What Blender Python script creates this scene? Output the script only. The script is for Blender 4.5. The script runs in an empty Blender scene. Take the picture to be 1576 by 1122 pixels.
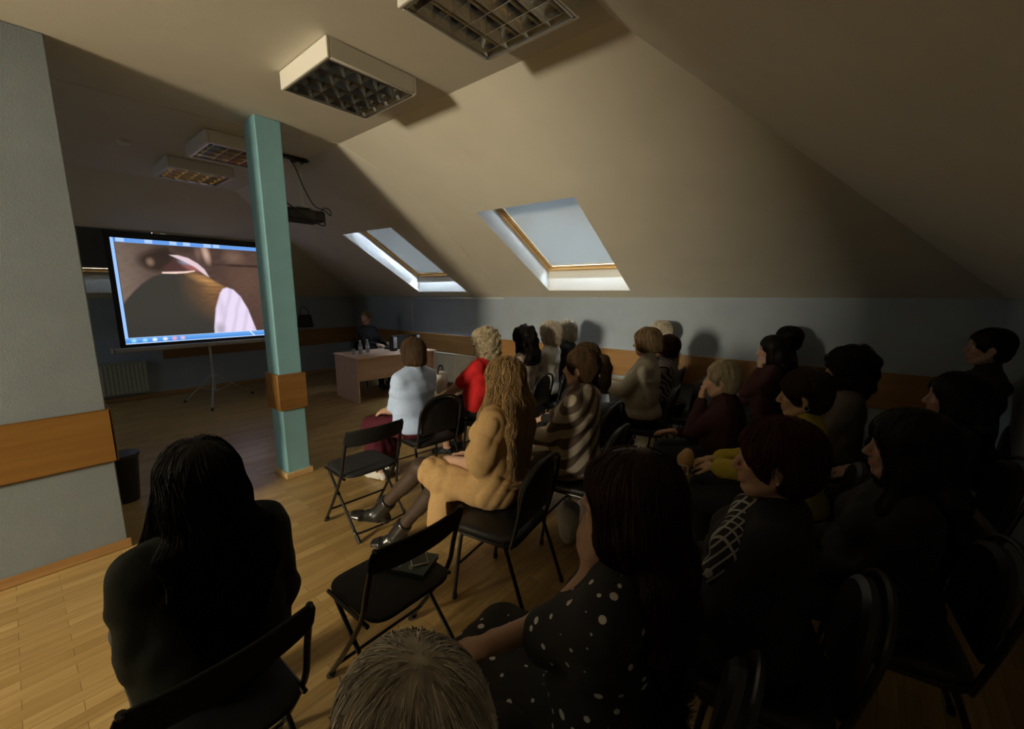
import bpy, bmesh, math, random
import numpy as np
from mathutils import Vector, Matrix

sc = bpy.context.scene
col = sc.collection
PI = math.pi
rad = math.radians

# ------------------------------------------------------------------ camera
CAM_H = 1.70
def cam_axes(yaw, pitch, roll):
    f = Vector((math.sin(yaw)*math.cos(pitch), math.cos(yaw)*math.cos(pitch), -math.sin(pitch)))
    r = Vector((math.cos(yaw), -math.sin(yaw), 0))
    d = f.cross(r)
    c, s = math.cos(roll), math.sin(roll)
    return c*r + s*d, -s*r + c*d, f
R_, D_, F_ = cam_axes(rad(50.1), rad(9.5), rad(0.17))
cd = bpy.data.cameras.new('camera')
cd.sensor_width = 36.0
cd.lens = 646.0/1576*36.0
cd.clip_start = 0.05
cam = bpy.data.objects.new('camera', cd); col.objects.link(cam)
cam.matrix_world = Matrix(((R_.x, -D_.x, -F_.x, 0), (R_.y, -D_.y, -F_.y, 0), (R_.z, -D_.z, -F_.z, CAM_H), (0, 0, 0, 1)))
sc.camera = cam

# ------------------------------------------------------------------ view, world, daylight
sc.view_settings.view_transform = 'Standard'
sc.view_settings.look = 'None'
sc.view_settings.exposure = 0.0
sc.view_settings.gamma = 1.0
sc.view_settings.use_curve_mapping = False
sc.cycles.max_bounces = 7
sc.cycles.diffuse_bounces = 4
sc.cycles.glossy_bounces = 4
sc.cycles.sample_clamp_indirect = 3.0
sc.cycles.caustics_reflective = False
sc.cycles.caustics_refractive = False
w = bpy.data.worlds.new('sky'); sc.world = w; w.use_nodes = True
bgn = w.node_tree.nodes['Background']
bgn.inputs[0].default_value = (0.70, 0.84, 1.0, 1); bgn.inputs[1].default_value = 1.0

def area(name, loc, target, sx, sy, power, color, spread=180):
    l = bpy.data.lights.new(name, 'AREA'); l.shape = 'RECTANGLE'; l.size = sx; l.size_y = sy
    l.energy = power; l.color = color; l.spread = rad(spread)
    o = bpy.data.objects.new(name, l); col.objects.link(o); o.location = loc
    d = Vector(target) - Vector(loc)
    o.rotation_euler = d.to_track_quat('-Z', 'Y').to_euler()
    return o
# warm afternoon daylight through the dormer window on the left (out of frame)
area('daylight_side', (-5.08, 2.32, 2.11), (3.5, 2.32, 2.0), 0.96, 0.82, 425, (1.0, 0.87, 0.62))
# cool sky behind the roof windows
SKYN = Vector((0.4655, 0, 0.8851))
area('daylight_roof', (4.95, 2.82, 3.05), (4.35, 2.82, 1.9), 1.2, 1.5, 740, (0.74, 0.87, 1.0))
area('daylight_roof', (4.95, 5.62, 3.05), (4.35, 5.62, 1.9), 1.2, 1.5, 2500, (0.74, 0.87, 1.0))
area('daylight_roof', (-4.42, 5.65, 2.30), (1.5, 4.6, .6), 1.05, 0.6, 12, (0.86, 0.93, 1.0))
area('daylight_roof', (0.95, 9.07, 3.05), (0.95, 8.62, 2.2), 1.3, 1.5, 250, (0.75, 0.88, 1.0))

# ------------------------------------------------------------------ materials
def nmat(name):
    m = bpy.data.materials.new(name); m.use_nodes = True
    nt = m.node_tree; b = nt.nodes['Principled BSDF']
    return m, nt, b
def N(nt, t, **kw):
    n = nt.nodes.new(t)
    for k, v in kw.items():
        if k.startswith('i_'): n.inputs[k[2:].replace('_', ' ')].default_value = v
        else: setattr(n, k, v)
    return n
def ramp(nt, stops):
    r = nt.nodes.new('ShaderNodeValToRGB'); e = r.color_ramp.elements
    while len(e) < len(stops): e.new(0.5)
    for x, (p, c) in zip(e, stops): x.position = p; x.color = (*c, 1) if len(c) == 3 else c
    return r
def simple(name, colr, rough=0.5, metal=0.0, noise=0.0, nscale=20, bump=0.0, bscale=200, coat=0.0, spec=0.5):
    m, nt, b = nmat(name)
    b.inputs['Base Color'].default_value = (*colr, 1); b.inputs['Roughness'].default_value = rough
    b.inputs['Metallic'].default_value = metal; b.inputs['Coat Weight'].default_value = coat
    b.inputs['Specular IOR Level'].default_value = spec
    tc = N(nt, 'ShaderNodeTexCoord')
    if noise:
        n = N(nt, 'ShaderNodeTexNoise', i_Scale=nscale, i_Detail=4.0)
        nt.links.new(tc.outputs['Object'], n.inputs['Vector'])
        r = ramp(nt, [(0.3, tuple(c*(1-noise) for c in colr)), (0.7, tuple(min(1, c*(1+noise)) for c in colr))])
        nt.links.new(n.outputs['Fac'], r.inputs[0]); nt.links.new(r.outputs[0], b.inputs['Base Color'])
    if bump:
        n2 = N(nt, 'ShaderNodeTexNoise', i_Scale=bscale, i_Detail=3.0)
        nt.links.new(tc.outputs['Object'], n2.inputs['Vector'])
        bp = N(nt, 'ShaderNodeBump', i_Strength=bump, i_Distance=0.004)
        nt.links.new(n2.outputs['Fac'], bp.inputs['Height']); nt.links.new(bp.outputs[0], b.inputs['Normal'])
    return m
def woodmat(name, c1, c2, axis='X', rough=0.45, scale=6.0):
    m, nt, b = nmat(name)
    tc = N(nt, 'ShaderNodeTexCoord'); mp = N(nt, 'ShaderNodeMapping')
    s = {'X': (0.25, 3, 3), 'Y': (3, 0.25, 3), 'Z': (3, 3, 0.25)}[axis]
    mp.inputs['Scale'].default_value = tuple(v*scale for v in s)
    nt.links.new(tc.outputs['Object'], mp.inputs[0])
    n = N(nt, 'ShaderNodeTexNoise', i_Scale=1.0, i_Detail=6.0, i_Distortion=0.6)
    nt.links.new(mp.outputs[0], n.inputs['Vector'])
    r = ramp(nt, [(0.3, c1), (0.7, c2)]); nt.links.new(n.outputs['Fac'], r.inputs[0])
    nt.links.new(r.outputs[0], b.inputs['Base Color']); b.inputs['Roughness'].default_value = rough
    return m
def emis(name, colr, s=1.0):
    m, nt, b = nmat(name)
    b.inputs['Base Color'].default_value = (0.02, 0.02, 0.02, 1)
    b.inputs['Emission Color'].default_value = (*colr, 1); b.inputs['Emission Strength'].default_value = s
    return m

MAT = {}
MAT['ceiling'] = simple('ceiling_paint', (0.74, 0.70, 0.60), 0.75, noise=0.03, nscale=3, bump=0.12, bscale=120)
MAT['wall'] = simple('wall_paint', (0.38, 0.45, 0.54), 0.65, noise=0.05, nscale=4, bump=0.25, bscale=160)
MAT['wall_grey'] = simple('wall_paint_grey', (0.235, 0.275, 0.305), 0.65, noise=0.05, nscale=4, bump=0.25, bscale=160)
MAT['teal'] = simple('column_paint', (0.28, 0.56, 0.66), 0.5, noise=0.05, nscale=5, bump=0.2, bscale=160)
MAT['rail'] = woodmat('rail_wood', (0.23, 0.108, 0.024), (0.32, 0.16, 0.040), 'X', 0.4, 5)
MAT['rail_y'] = woodmat('rail_wood_side', (0.29, 0.145, 0.042), (0.39, 0.205, 0.068), 'Y', 0.4, 5)
MAT['base'] = woodmat('baseboard_wood', (0.36, 0.19, 0.07), (0.46, 0.27, 0.11), 'X', 0.4, 5)
MAT['pine'] = woodmat('pine_frame', (0.62, 0.40, 0.17), (0.78, 0.55, 0.28), 'Y', 0.35, 8)
MAT['reveal'] = simple('reveal_paint', (0.86, 0.86, 0.84), 0.6)
MAT['white_plastic'] = simple('white_enamel', (0.78, 0.76, 0.70), 0.4)
MAT['duct'] = simple('duct_white', (0.70, 0.70, 0.68), 0.5)
MAT['radiator'] = simple('radiator_enamel', (0.80, 0.78, 0.68), 0.4)
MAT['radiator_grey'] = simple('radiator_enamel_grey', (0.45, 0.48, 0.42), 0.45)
MAT['chrome'] = simple('chrome', (0.75, 0.75, 0.76), 0.18, 1.0)
MAT['louvre'] = simple('mirror_aluminium', (0.80, 0.79, 0.76), 0.16, 1.0)
MAT['tube_glass'] = simple('lamp_tube', (0.82, 0.82, 0.80), 0.3)
MAT['black'] = simple('black_plastic', (0.012, 0.012, 0.013), 0.4)
MAT['black_metal'] = simple('black_tube', (0.010, 0.010, 0.011), 0.32)
MAT['black_fabric'] = simple('black_fabric', (0.011, 0.011, 0.012), 0.85, bump=0.4, bscale=700)
MAT['black_vinyl'] = simple('black_vinyl', (0.010, 0.010, 0.011), 0.45, bump=0.15, bscale=300)
MAT['grey_metal'] = simple('grey_metal', (0.52, 0.51, 0.50), 0.4, 0.25)
MAT['tripod'] = simple('tripod_grey', (0.50, 0.52, 0.52), 0.4, 0.3)
MAT['desk'] = woodmat('desk_laminate', (0.60, 0.40, 0.30), (0.72, 0.50, 0.38), 'X', 0.4, 5)
MAT['steel'] = simple('brushed_steel', (0.6, 0.6, 0.58), 0.3, 1.0)

def floor_mat():
    m, nt, b = nmat('oak_parquet')
    tc = N(nt, 'ShaderNodeTexCoord')
    br = N(nt, 'ShaderNodeTexBrick', offset=0.37, offset_frequency=2, squash=1.0)
    br.inputs['Scale'].default_value = 1.0
    br.inputs['Brick Width'].default_value = 0.46; br.inputs['Row Height'].default_value = 0.07
    br.inputs['Mortar Size'].default_value = 0.0012; br.inputs['Mortar Smooth'].default_value = 0.3
    br.inputs['Color1'].default_value = (0, 0, 0, 1); br.inputs['Color2'].default_value = (1, 1, 1, 1)
    br.inputs['Mortar'].default_value = (0.1, 0.1, 0.1, 1)
    nt.links.new(tc.outputs['Object'], br.inputs['Vector'])
    r = ramp(nt, [(0.0, (0.38, 0.24, 0.082)), (0.5, (0.44, 0.285, 0.105)), (1.0, (0.53, 0.36, 0.145))])
    nt.links.new(br.outputs['Color'], r.inputs[0])
    mp = N(nt, 'ShaderNodeMapping'); mp.inputs['Scale'].default_value = (3, 45, 1)
    nt.links.new(tc.outputs['Object'], mp.inputs[0])
    n = N(nt, 'ShaderNodeTexNoise', i_Scale=1.0, i_Detail=5.0); nt.links.new(mp.outputs[0], n.inputs['Vector'])
    r2 = ramp(nt, [(0.25, (0.72, 0.72, 0.72)), (0.75, (1.08, 1.08, 1.08))]); nt.links.new(n.outputs['Fac'], r2.inputs[0])
    mx = N(nt, 'ShaderNodeMix', data_type='RGBA', blend_type='MULTIPLY'); mx.inputs[0].default_value = 1
    nt.links.new(r.outputs[0], mx.inputs[6]); nt.links.new(r2.outputs[0], mx.inputs[7])
    mx2 = N(nt, 'ShaderNodeMix', data_type='RGBA', blend_type='MIX')
    nt.links.new(br.outputs['Fac'], mx2.inputs[0]); nt.links.new(mx.outputs[2], mx2.inputs[6]); mx2.inputs[7].default_value = (0.16, 0.09, 0.035, 1)
    nt.links.new(mx2.outputs[2], b.inputs['Base Color'])
    n3 = N(nt, 'ShaderNodeTexNoise', i_Scale=4.0, i_Detail=4.0); nt.links.new(tc.outputs['Object'], n3.inputs['Vector'])
    mr = N(nt, 'ShaderNodeMapRange'); mr.inputs[3].default_value = 0.24; mr.inputs[4].default_value = 0.42
    nt.links.new(n3.outputs['Fac'], mr.inputs[0]); nt.links.new(mr.outputs[0], b.inputs['Roughness'])
    bp = N(nt, 'ShaderNodeBump', i_Strength=0.15, i_Distance=0.002, invert=True)
    nt.links.new(br.outputs['Fac'], bp.inputs['Height']); nt.links.new(bp.outputs[0], b.inputs['Normal'])
    return m
MAT['floor'] = floor_mat()

def pane_mat():
    m = bpy.data.materials.new('window_glass'); m.use_nodes = True; nt = m.node_tree; nt.nodes.clear()
    o = nt.nodes.new('ShaderNodeOutputMaterial'); t = nt.nodes.new('ShaderNodeBsdfTransparent'); g = nt.nodes.new('ShaderNodeBsdfGlossy')
    g.inputs['Roughness'].default_value = 0.02; t.inputs[0].default_value = (0.95, 0.98, 0.97, 1)
    mx = nt.nodes.new('ShaderNodeMixShader'); mx.inputs[0].default_value = 0.05
    nt.links.new(t.outputs[0], mx.inputs[1]); nt.links.new(g.outputs[0], mx.inputs[2]); nt.links.new(mx.outputs[0], o.inputs[0])
    return m
MAT['pane'] = pane_mat()
def blind_mat(name, tr, df):
    m = bpy.data.materials.new(name); m.use_nodes = True; nt = m.node_tree; nt.nodes.clear()
    o = nt.nodes.new('ShaderNodeOutputMaterial'); t = nt.nodes.new('ShaderNodeBsdfTranslucent'); g = nt.nodes.new('ShaderNodeBsdfDiffuse')
    t.inputs[0].default_value = (*tr, 1); g.inputs[0].default_value = (*df, 1)
    ad = nt.nodes.new('ShaderNodeAddShader')
    nt.links.new(t.outputs[0], ad.inputs[0]); nt.links.new(g.outputs[0], ad.inputs[1]); nt.links.new(ad.outputs[0], o.inputs[0])
    return m
MAT['blind'] = blind_mat('blind_cloth', (0.062, 0.066, 0.068), (0.55, 0.56, 0.56))
MAT['blind_black'] = blind_mat('blind_cloth_dark', (0.006, 0.006, 0.006), (0.16, 0.16, 0.155))
MAT['blind_dark'] = blind_mat('blind_cloth_grey', (0.05, 0.05, 0.05), (0.5, 0.5, 0.48))

# ------------------------------------------------------------------ mesh helpers
class MB:
    def __init__(s): s.v = []; s.f = []; s.m = []
    def add(s, vs, fs, mi=0):
        b = len(s.v); s.v += [tuple(v) for v in vs]; s.f += [tuple(b+i for i in f) for f in fs]; s.m += [mi]*len(fs); return s
    def box(s, c, d, rot=None, mi=0):
        x, y, z = d[0]/2, d[1]/2, d[2]/2
        vs = [Vector((sx*x, sy*y, sz*z)) for sz in (-1, 1) for sy in (-1, 1) for sx in (-1, 1)]
        if rot is not None: vs = [rot @ v for v in vs]
        vs = [v + Vector(c) for v in vs]
        return s.add(vs, [(0, 2, 3, 1), (4, 5, 7, 6), (0, 1, 5, 4), (2, 6, 7, 3), (0, 4, 6, 2), (1, 3, 7, 5)], mi)
    def box2(s, lo, hi, mi=0):
        return s.box([(a+b)/2 for a, b in zip(lo, hi)], [b-a for a, b in zip(lo, hi)], None, mi)
    def prism(s, poly, vec, mi=0):
        n = len(poly); a = [Vector(p) for p in poly]; b = [p + Vector(vec) for p in a]
        return s.add(a+b, [tuple(range(n))[::-1], tuple(range(n, 2*n))] + [(i, (i+1) % n, n+(i+1) % n, n+i) for i in range(n)], mi)
    def quad(s, *p, mi=0): return s.add(p, [tuple(range(len(p)))], mi)
    def tube(s, pts, r, seg=10, smooth=0, cap=True, mi=0, closed=False, flat=1.0):
        P = [Vector(p) for p in pts]
        rs = list(r) if hasattr(r, '__len__') else [r]*len(P)
        if smooth:
            Q, RR = [], []; n = len(P)
            for i in range(n if closed else n-1):
                p0 = P[(i-1) % n] if closed else P[max(i-1, 0)]; p1 = P[i]; p2 = P[(i+1) % n]; p3 = P[(i+2) % n] if closed else P[min(i+2, n-1)]
                for k in range(smooth):
                    t = k/smooth
                    Q.append(0.5*((2*p1)+(p2-p0)*t+(2*p0-5*p1+4*p2-p3)*t*t+(3*p1-p0-3*p2+p3)*t**3)); RR.append(rs[i]*(1-t)+rs[(i+1) % n]*t)
            if not closed: Q.append(P[-1]); RR.append(rs[-1])
            P, rs = Q, RR
        n = len(P); T = []
        for i in range(n):
            a = P[(i-1) % n] if closed else P[max(i-1, 0)]; b = P[(i+1) % n] if closed else P[min(i+1, n-1)]
            T.append((b-a).normalized())
        up = Vector((0, 0, 1)) if abs(T[0].z) < 0.9 else Vector((1, 0, 0))
        u = T[0].cross(up).normalized(); vs = []
        for i in range(n):
            u = (u - T[i]*u.dot(T[i])).normalized(); w_ = T[i].cross(u)
            for k in range(seg):
                a = 2*PI*k/seg; vs.append(P[i] + (u*math.cos(a)*flat + w_*math.sin(a))*rs[i])
        fs = []
        for i in range(n if closed else n-1):
            j = (i+1) % n
            for k in range(seg): fs.append((i*seg+k, i*seg+(k+1) % seg, j*seg+(k+1) % seg, j*seg+k))
        if cap and not closed: fs += [tuple(range(seg))[::-1], tuple((n-1)*seg+k for k in range(seg))]
        return s.add(vs, fs, mi)
    def lathe(s, prof, c=(0, 0, 0), seg=20, mi=0):
        vs = []; n = len(prof); c = Vector(c)
        for r, z in prof:
            for k in range(seg): a = 2*PI*k/seg; vs.append(c + Vector((r*math.cos(a), r*math.sin(a), z)))
        fs = [(i*seg+k, i*seg+(k+1) % seg, (i+1)*seg+(k+1) % seg, (i+1)*seg+k) for i in range(n-1) for k in range(seg)]
        fs += [tuple(range(seg))[::-1], tuple((n-1)*seg+k for k in range(seg))]
        return s.add(vs, fs, mi)
    def build(s, name, mat, parent=None, bevel=0, smooth=True, subd=0, seg=2):
        me = bpy.data.meshes.new(name); me.from_pydata([tuple(v) for v in s.v], [], s.f)
        mats = mat if isinstance(mat, (list, tuple)) else [mat]
        for m in mats: me.materials.append(MAT[m] if isinstance(m, str) else m)
        if len(mats) > 1: me.polygons.foreach_set('material_index', s.m)
        bm = bmesh.new(); bm.from_mesh(me); bmesh.ops.recalc_face_normals(bm, faces=bm.faces); bm.to_mesh(me); bm.free()
        o = bpy.data.objects.new(name, me); col.objects.link(o)
        if parent: o.parent = parent
        if bevel:
            md = o.modifiers.new('bevel', 'BEVEL'); md.width = bevel; md.segments = seg; md.limit_method = 'ANGLE'; md.angle_limit = rad(40)
        if subd:
            md = o.modifiers.new('sub', 'SUBSURF'); md.levels = subd; md.render_levels = subd
        if smooth:
            me.polygons.foreach_set('use_smooth', [True]*len(me.polygons)); me.set_sharp_from_angle(angle=rad(35))
        me.update(); return o
def tag(o, label, cat, group=None):
    o['label'] = label; o['category'] = cat
    if group: o['group'] = group
    return o
def thing(name, label, cat, loc=(0, 0, 0), rz=0, group=None):
    o = bpy.data.objects.new(name, None); col.objects.link(o); o.location = loc; o.rotation_euler = (0, 0, rz); o.empty_display_size = 0.1
    return tag(o, label, cat, group)
def struct(o): o['kind'] = 'structure'; return o
def copy_tree(o, parent=None):
    c = o.copy(); col.objects.link(c)
    if parent: c.parent = parent
    for ch in list(o.children): copy_tree(ch, c)
    return c

# ------------------------------------------------------------------ the room
CZ = 3.157; KX = 5.15; KZ = 1.657; CX = 2.298; BY = 1.20; FY = 7.03; WB = -0.86; WF = 9.12; WL = -5.15
PY0, PY1, PX = 3.715, 3.975, 0.335          # the partition on the left
b = MB(); b.box2((WL-.3, WB-.3, -.12), (KX+.3, WF+.3, 0)); struct(b.build('floor', 'floor'))
b = MB(); b.box2((-CX, BY, CZ), (CX, FY, CZ+.15)); struct(b.build('ceiling', 'ceiling'))

# right roof slope with two skewed openings: a sheet with holes, given thickness by a second sheet
def slope_z(x): return CZ-(x-CX)*(CZ-KZ)/(KX-CX)
SK = {1: [(3.404, 3.345), (3.423, 2.122), (4.987, 2.259), (4.969, 3.467)],
      2: [(3.378, 6.126), (3.402, 4.931), (4.985, 5.140), (4.970, 6.402)]}   # TL TR BR BL in plan
def sheet_with_holes(b, outer, holes, zf):
    bm = bmesh.new(); es = []
    for loop in [outer]+holes:
        vs = [bm.verts.new((x, y, 0)) for x, y in loop]
        for i in range(len(vs)): es.append(bm.edges.new((vs[i], vs[(i+1) % len(vs)])))
    r = bmesh.ops.triangle_fill(bm, use_beauty=True, use_dissolve=False, edges=es)
    bm.verts.index_update()
    vs = [(v.co.x, v.co.y, zf(v.co.x, v.co.y)) for v in bm.verts]; fs = [tuple(v.index for v in f.verts) for f in bm.faces]
    keep = []
    for f in fs:
        cx = sum(vs[i][0] for i in f)/3; cy = sum(vs[i][1] for i in f)/3; ins = False
        for h in holes:
            c = 0
            for i in range(len(h)):
                (x1, y1), (x2, y2) = h[i], h[(i+1) % len(h)]
                if (y1 > cy) != (y2 > cy) and cx < (x2-x1)*(cy-y1)/(y2-y1)+x1: c += 1
            ins |= c % 2 == 1
        if not ins: keep.append(f)
    bm.free(); b.add(vs, keep)
b = MB()
outer = [(CX, BY), (CX, FY), (KX, WF), (KX, WB)]
sheet_with_holes(b, outer, [SK[1], SK[2]], lambda x, y: slope_z(x))
o = b.build('ceiling_slope_right', 'ceiling', smooth=False); struct(o)
# left roof slope with an unshaded skylight (behind the camera's left), then the two hip slopes
SL2 = [(-3.41, 5.03), (-3.41, 6.26), (-4.98, 6.26), (-4.98, 5.03)]
SL = [(-3.45, 1.82), (-3.45, 2.82), (-5.13, 2.82), (-5.13, 1.82)]
b = MB(); sheet_with_holes(b, [(-CX, BY), (-CX, FY), (WL, WF), (WL, WB)], [SL, SL2], lambda x, y: slope_z(-x)); struct(b.build('ceiling_slope_left', 'ceiling', smooth=False))
b = MB(); b.quad((-CX, BY, CZ), (CX, BY, CZ), (KX, WB, KZ), (WL, WB, KZ)); struct(b.build('ceiling_slope_back', 'ceiling', smooth=False))
def fz(x, y): return CZ-(y-FY)*(CZ-KZ)/(WF-FY)
SF = [(0.30, 7.84), (1.62, 7.84), (1.62, 9.0), (0.30, 9.0)]
b = MB(); sheet_with_holes(b, [(-CX, FY), (CX, FY), (KX, WF), (WL, WF)], [SF], fz); struct(b.build('ceiling_slope_front', 'ceiling', smooth=False))
# thin joint line where the two halves of the ceiling meet
b = MB()
b.tube([(PX, 4.40, CZ), (1.5, 4.37, CZ), (CX, 4.11, CZ), (CX+.002, 4.11, CZ-.001), (3.03, 3.89, slope_z(3.03)), (3.78, 4.10, slope_z(3.78)), (5.14, 4.46, slope_z(5.14))], 0.004, 6)
struct(b.build('trim_1', 'ceiling'))
b = MB(); b.box2((KX, WB, 0), (KX+.12, WF, KZ+.02)); struct(b.build('wall_right', 'wall'))
b = MB(); b.box2((WL, WF, 0), (KX+.12, WF+.12, KZ+.02)); struct(b.build('wall_front', 'wall'))
b = MB(); b.box2((WL, WB-.12, 0), (KX+.12, WB, KZ+.02)); struct(b.build('wall_back', 'wall'))
b = MB(); b.box2((WL-.12, WB, 0), (WL, WF, KZ+.02)); struct(b.build('wall_left', 'wall_grey'))
def roof_profile(b, x0, x1, y0, y1):
    p = [(x0, y0, 0), (x1, y0, 0), (x1, y0, CZ), (-CX, y0, CZ), (x0, y0, slope_z(-x0))]
    b.prism(p, (0, y1-y0, 0)); return b
b = roof_profile(MB(), WL, -2.05, 1.66, 1.80); b.prism([(-3.2, 1.79, 0), (-2.05, 1.79, 0), (-2.05, 1.79, CZ), (-CX, 1.79, CZ), (-3.2, 1.79, slope_z(3.2))], (0, .16, 0)); struct(b.build('wall_light_block', 'wall_grey', smooth=False))  # unseen stub wall, added and stepped to keep side daylight off the back rows
# partition stub on the left, with rail and baseboard
struct(roof_profile(MB(), WL, PX, PY0, PY1).build('wall_partition', 'wall_grey', bevel=.006))
b = MB(); b.box2((WL, PY0-.022, .622), (PX+.022, PY0, .975)); b.box2((PX, PY0-.022, .622), (PX+.022, PY1, .975)); struct(b.build('trim_2', 'rail', bevel=.008))
b = MB(); b.box2((WL, PY0-.018, 0), (PX+.018, PY0, .065)); struct(b.build('baseboard_left', 'base', bevel=.006))
# wood rails and baseboards on the other walls
b = MB(); b.box2((KX-.022, WB, .63), (KX, WF, .975)); struct(b.build('trim_3', 'rail_y', bevel=.006))
b = MB(); b.box2((1.62, WF-.022, .63), (KX-.022, WF, .975)); struct(b.build('trim_4', 'rail', bevel=.006))
b = MB(); b.box2((KX-.018, WB, 0), (KX, WF, .07)); struct(b.build('baseboard_right', 'base', bevel=.005))
b = MB(); b.box2((WL, WF-.018, 0), (KX-.018, WF, .07)); struct(b.build('baseboard_front', 'base', bevel=.005))
# the teal column with its wood band and foot trim
QX0, QX1, QY0, QY1 = 1.500, 1.705, 3.990, 4.235
b = MB(); b.box2((QX0, QY0, 0), (QX1, QY1, CZ)); colm = struct(b.build('column', 'teal', bevel=.008))
def sleeve(x0, y0, x1, y1, z0, z1, t):
    m = MB(); m.box2((x0-t, y0-t, z0), (x1+t, y0, z1)); m.box2((x0-t, y1, z0), (x1+t, y1+t, z1)); m.box2((x0-t, y0, z0), (x0, y1, z1)); m.box2((x1, y0, z0), (x1+t, y1, z1)); return m
struct(sleeve(QX0, QY0, QX1, QY1, .655, .990, .022).build('trim_5', 'rail', bevel=.004))
struct(sleeve(QX0, QY0, QX1, QY1, 0, .055, .02).build('trim_6', 'pine', bevel=.004))

# roof windows: reveal, pine frame, sash, glass, blind and its bar
def roof_window(n, plan, zf, nrm, down, blind, gap, depth=.243):
    # plan = TL TR BR BL on the slope; the reveal's foot is vertical
    root = bpy.data.objects.new('window_%d' % n, None); col.objects.link(root); struct(root)
    o = [Vector((x, y, zf(x, y))) for x, y in plan]
    nrm = Vector(nrm); dn = Vector(down)
    p0 = o[3] + nrm*depth
    def on(p, axis):     # from p along axis to the window's own plane
        return p + axis*((p0-p).dot(nrm)/axis.dot(nrm))
    flat = Vector((nrm.x, nrm.y, 0)).normalized()
    i = [on(o[0], nrm), on(o[1], nrm), on(o[2], Vector((0, 0, 1))), on(o[3], Vector((0, 0, 1)))]
    m = MB()
    for k in range(4): m.quad(o[k], o[(k+1) % 4], i[(k+1) % 4], i[k])
    m.build('reveal', 'reveal', root, smooth=False)
    ctr = sum(i, Vector())/4
    def inset(t, off):
        r = []
        for k in range(4):
            a = (i[(k+1) % 4]-i[k]).normalized(); c_ = (i[(k-1) % 4]-i[k]).normalized()
            r.append(i[k] + (a+c_)*t + nrm*off)
        return r
    def ring(t0, t1, h0, h1, name, mat):
        A, B, C_, D = inset(t0, h0), inset(t1, h0), inset(t0, h1), inset(t1, h1); m = MB()
        for k in range(4):
            j = (k+1) % 4
            m.quad(A[k], A[j], B[j], B[k]); m.quad(C_[k], C_[j], D[j], D[k]); m.quad(A[k], A[j], C_[j], C_[k]); m.quad(B[k], B[j], D[j], D[k])
        return m.build(name, mat, root, smooth=False)
    ring(-.005, .035, -.012, .06, 'frame', 'pine'); ring(.035, .085, .012, .06, 'sash', 'pine')
    g = inset(.06, .05); m = MB(); m.quad(*g); m.build('pane', 'pane', root, smooth=False)
    t = inset(.088, .010); L_ = (t[0]-t[3]).length; cv = 1-gap/L_; u = [t[0], t[1], t[1].lerp(t[2], cv), t[0].lerp(t[3], cv)]
    if blind is None: return root
    m = MB(); m.prism([u[0], u[1], u[2], u[3]], nrm*.002); m.build('blind', blind, root, smooth=False)
    m = MB(); m.tube([u[3], u[2]], .011, 8); m.build('blind_bar', 'white_plastic', root)
    return root
dz = (CZ-KZ)/(KX-CX)
roof_window(1, SK[1], lambda x, y: slope_z(x), SKYN, (1, 0, -dz), 'blind', .03)
roof_window(2, SK[2], lambda x, y: slope_z(x), SKYN, (1, 0, -dz), 'blind_dark', .022)
# dormer: flat roof, two cheeks and an upright window
b = MB(); zt = slope_z(3.45); b.box2((-5.25, 1.76, zt), (-3.45, 2.88, zt+.06))
for y0, y1 in ((1.76, 1.82), (2.82, 2.88)): b.prism([(-5.25, y0, 1.66), (-5.13, y0, 1.66), (-3.45, y0, zt), (-5.25, y0, zt)], (0, y1-y0, 0))
struct(b.build('wall_dormer', 'reveal', smooth=False))
b = MB()
for y in (1.845, 2.795): b.box((-5.19, y, 2.11), (.05, .05, .90))
for z in (1.685, 2.53): b.box((-5.19, 2.32, z), (.05, .90, .05))
w4 = struct(b.build('window_4', 'white_plastic')); b = MB(); b.box2((-5.192, 1.86, 1.70), (-5.188, 2.78, 2.52)); b.build('pane', 'pane', w4)
fs_ = (CZ-KZ)/(WF-FY); fn = Vector((0, fs_, 1)).normalized()
roof_window(3, SF, fz, fn, (0, 1, -fs_), 'blind_black', .022)
roof_window(5, SL2, lambda x, y: slope_z(-x), (-SKYN.x, 0, SKYN.z), (-1, 0, -dz), None, 0)

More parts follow.
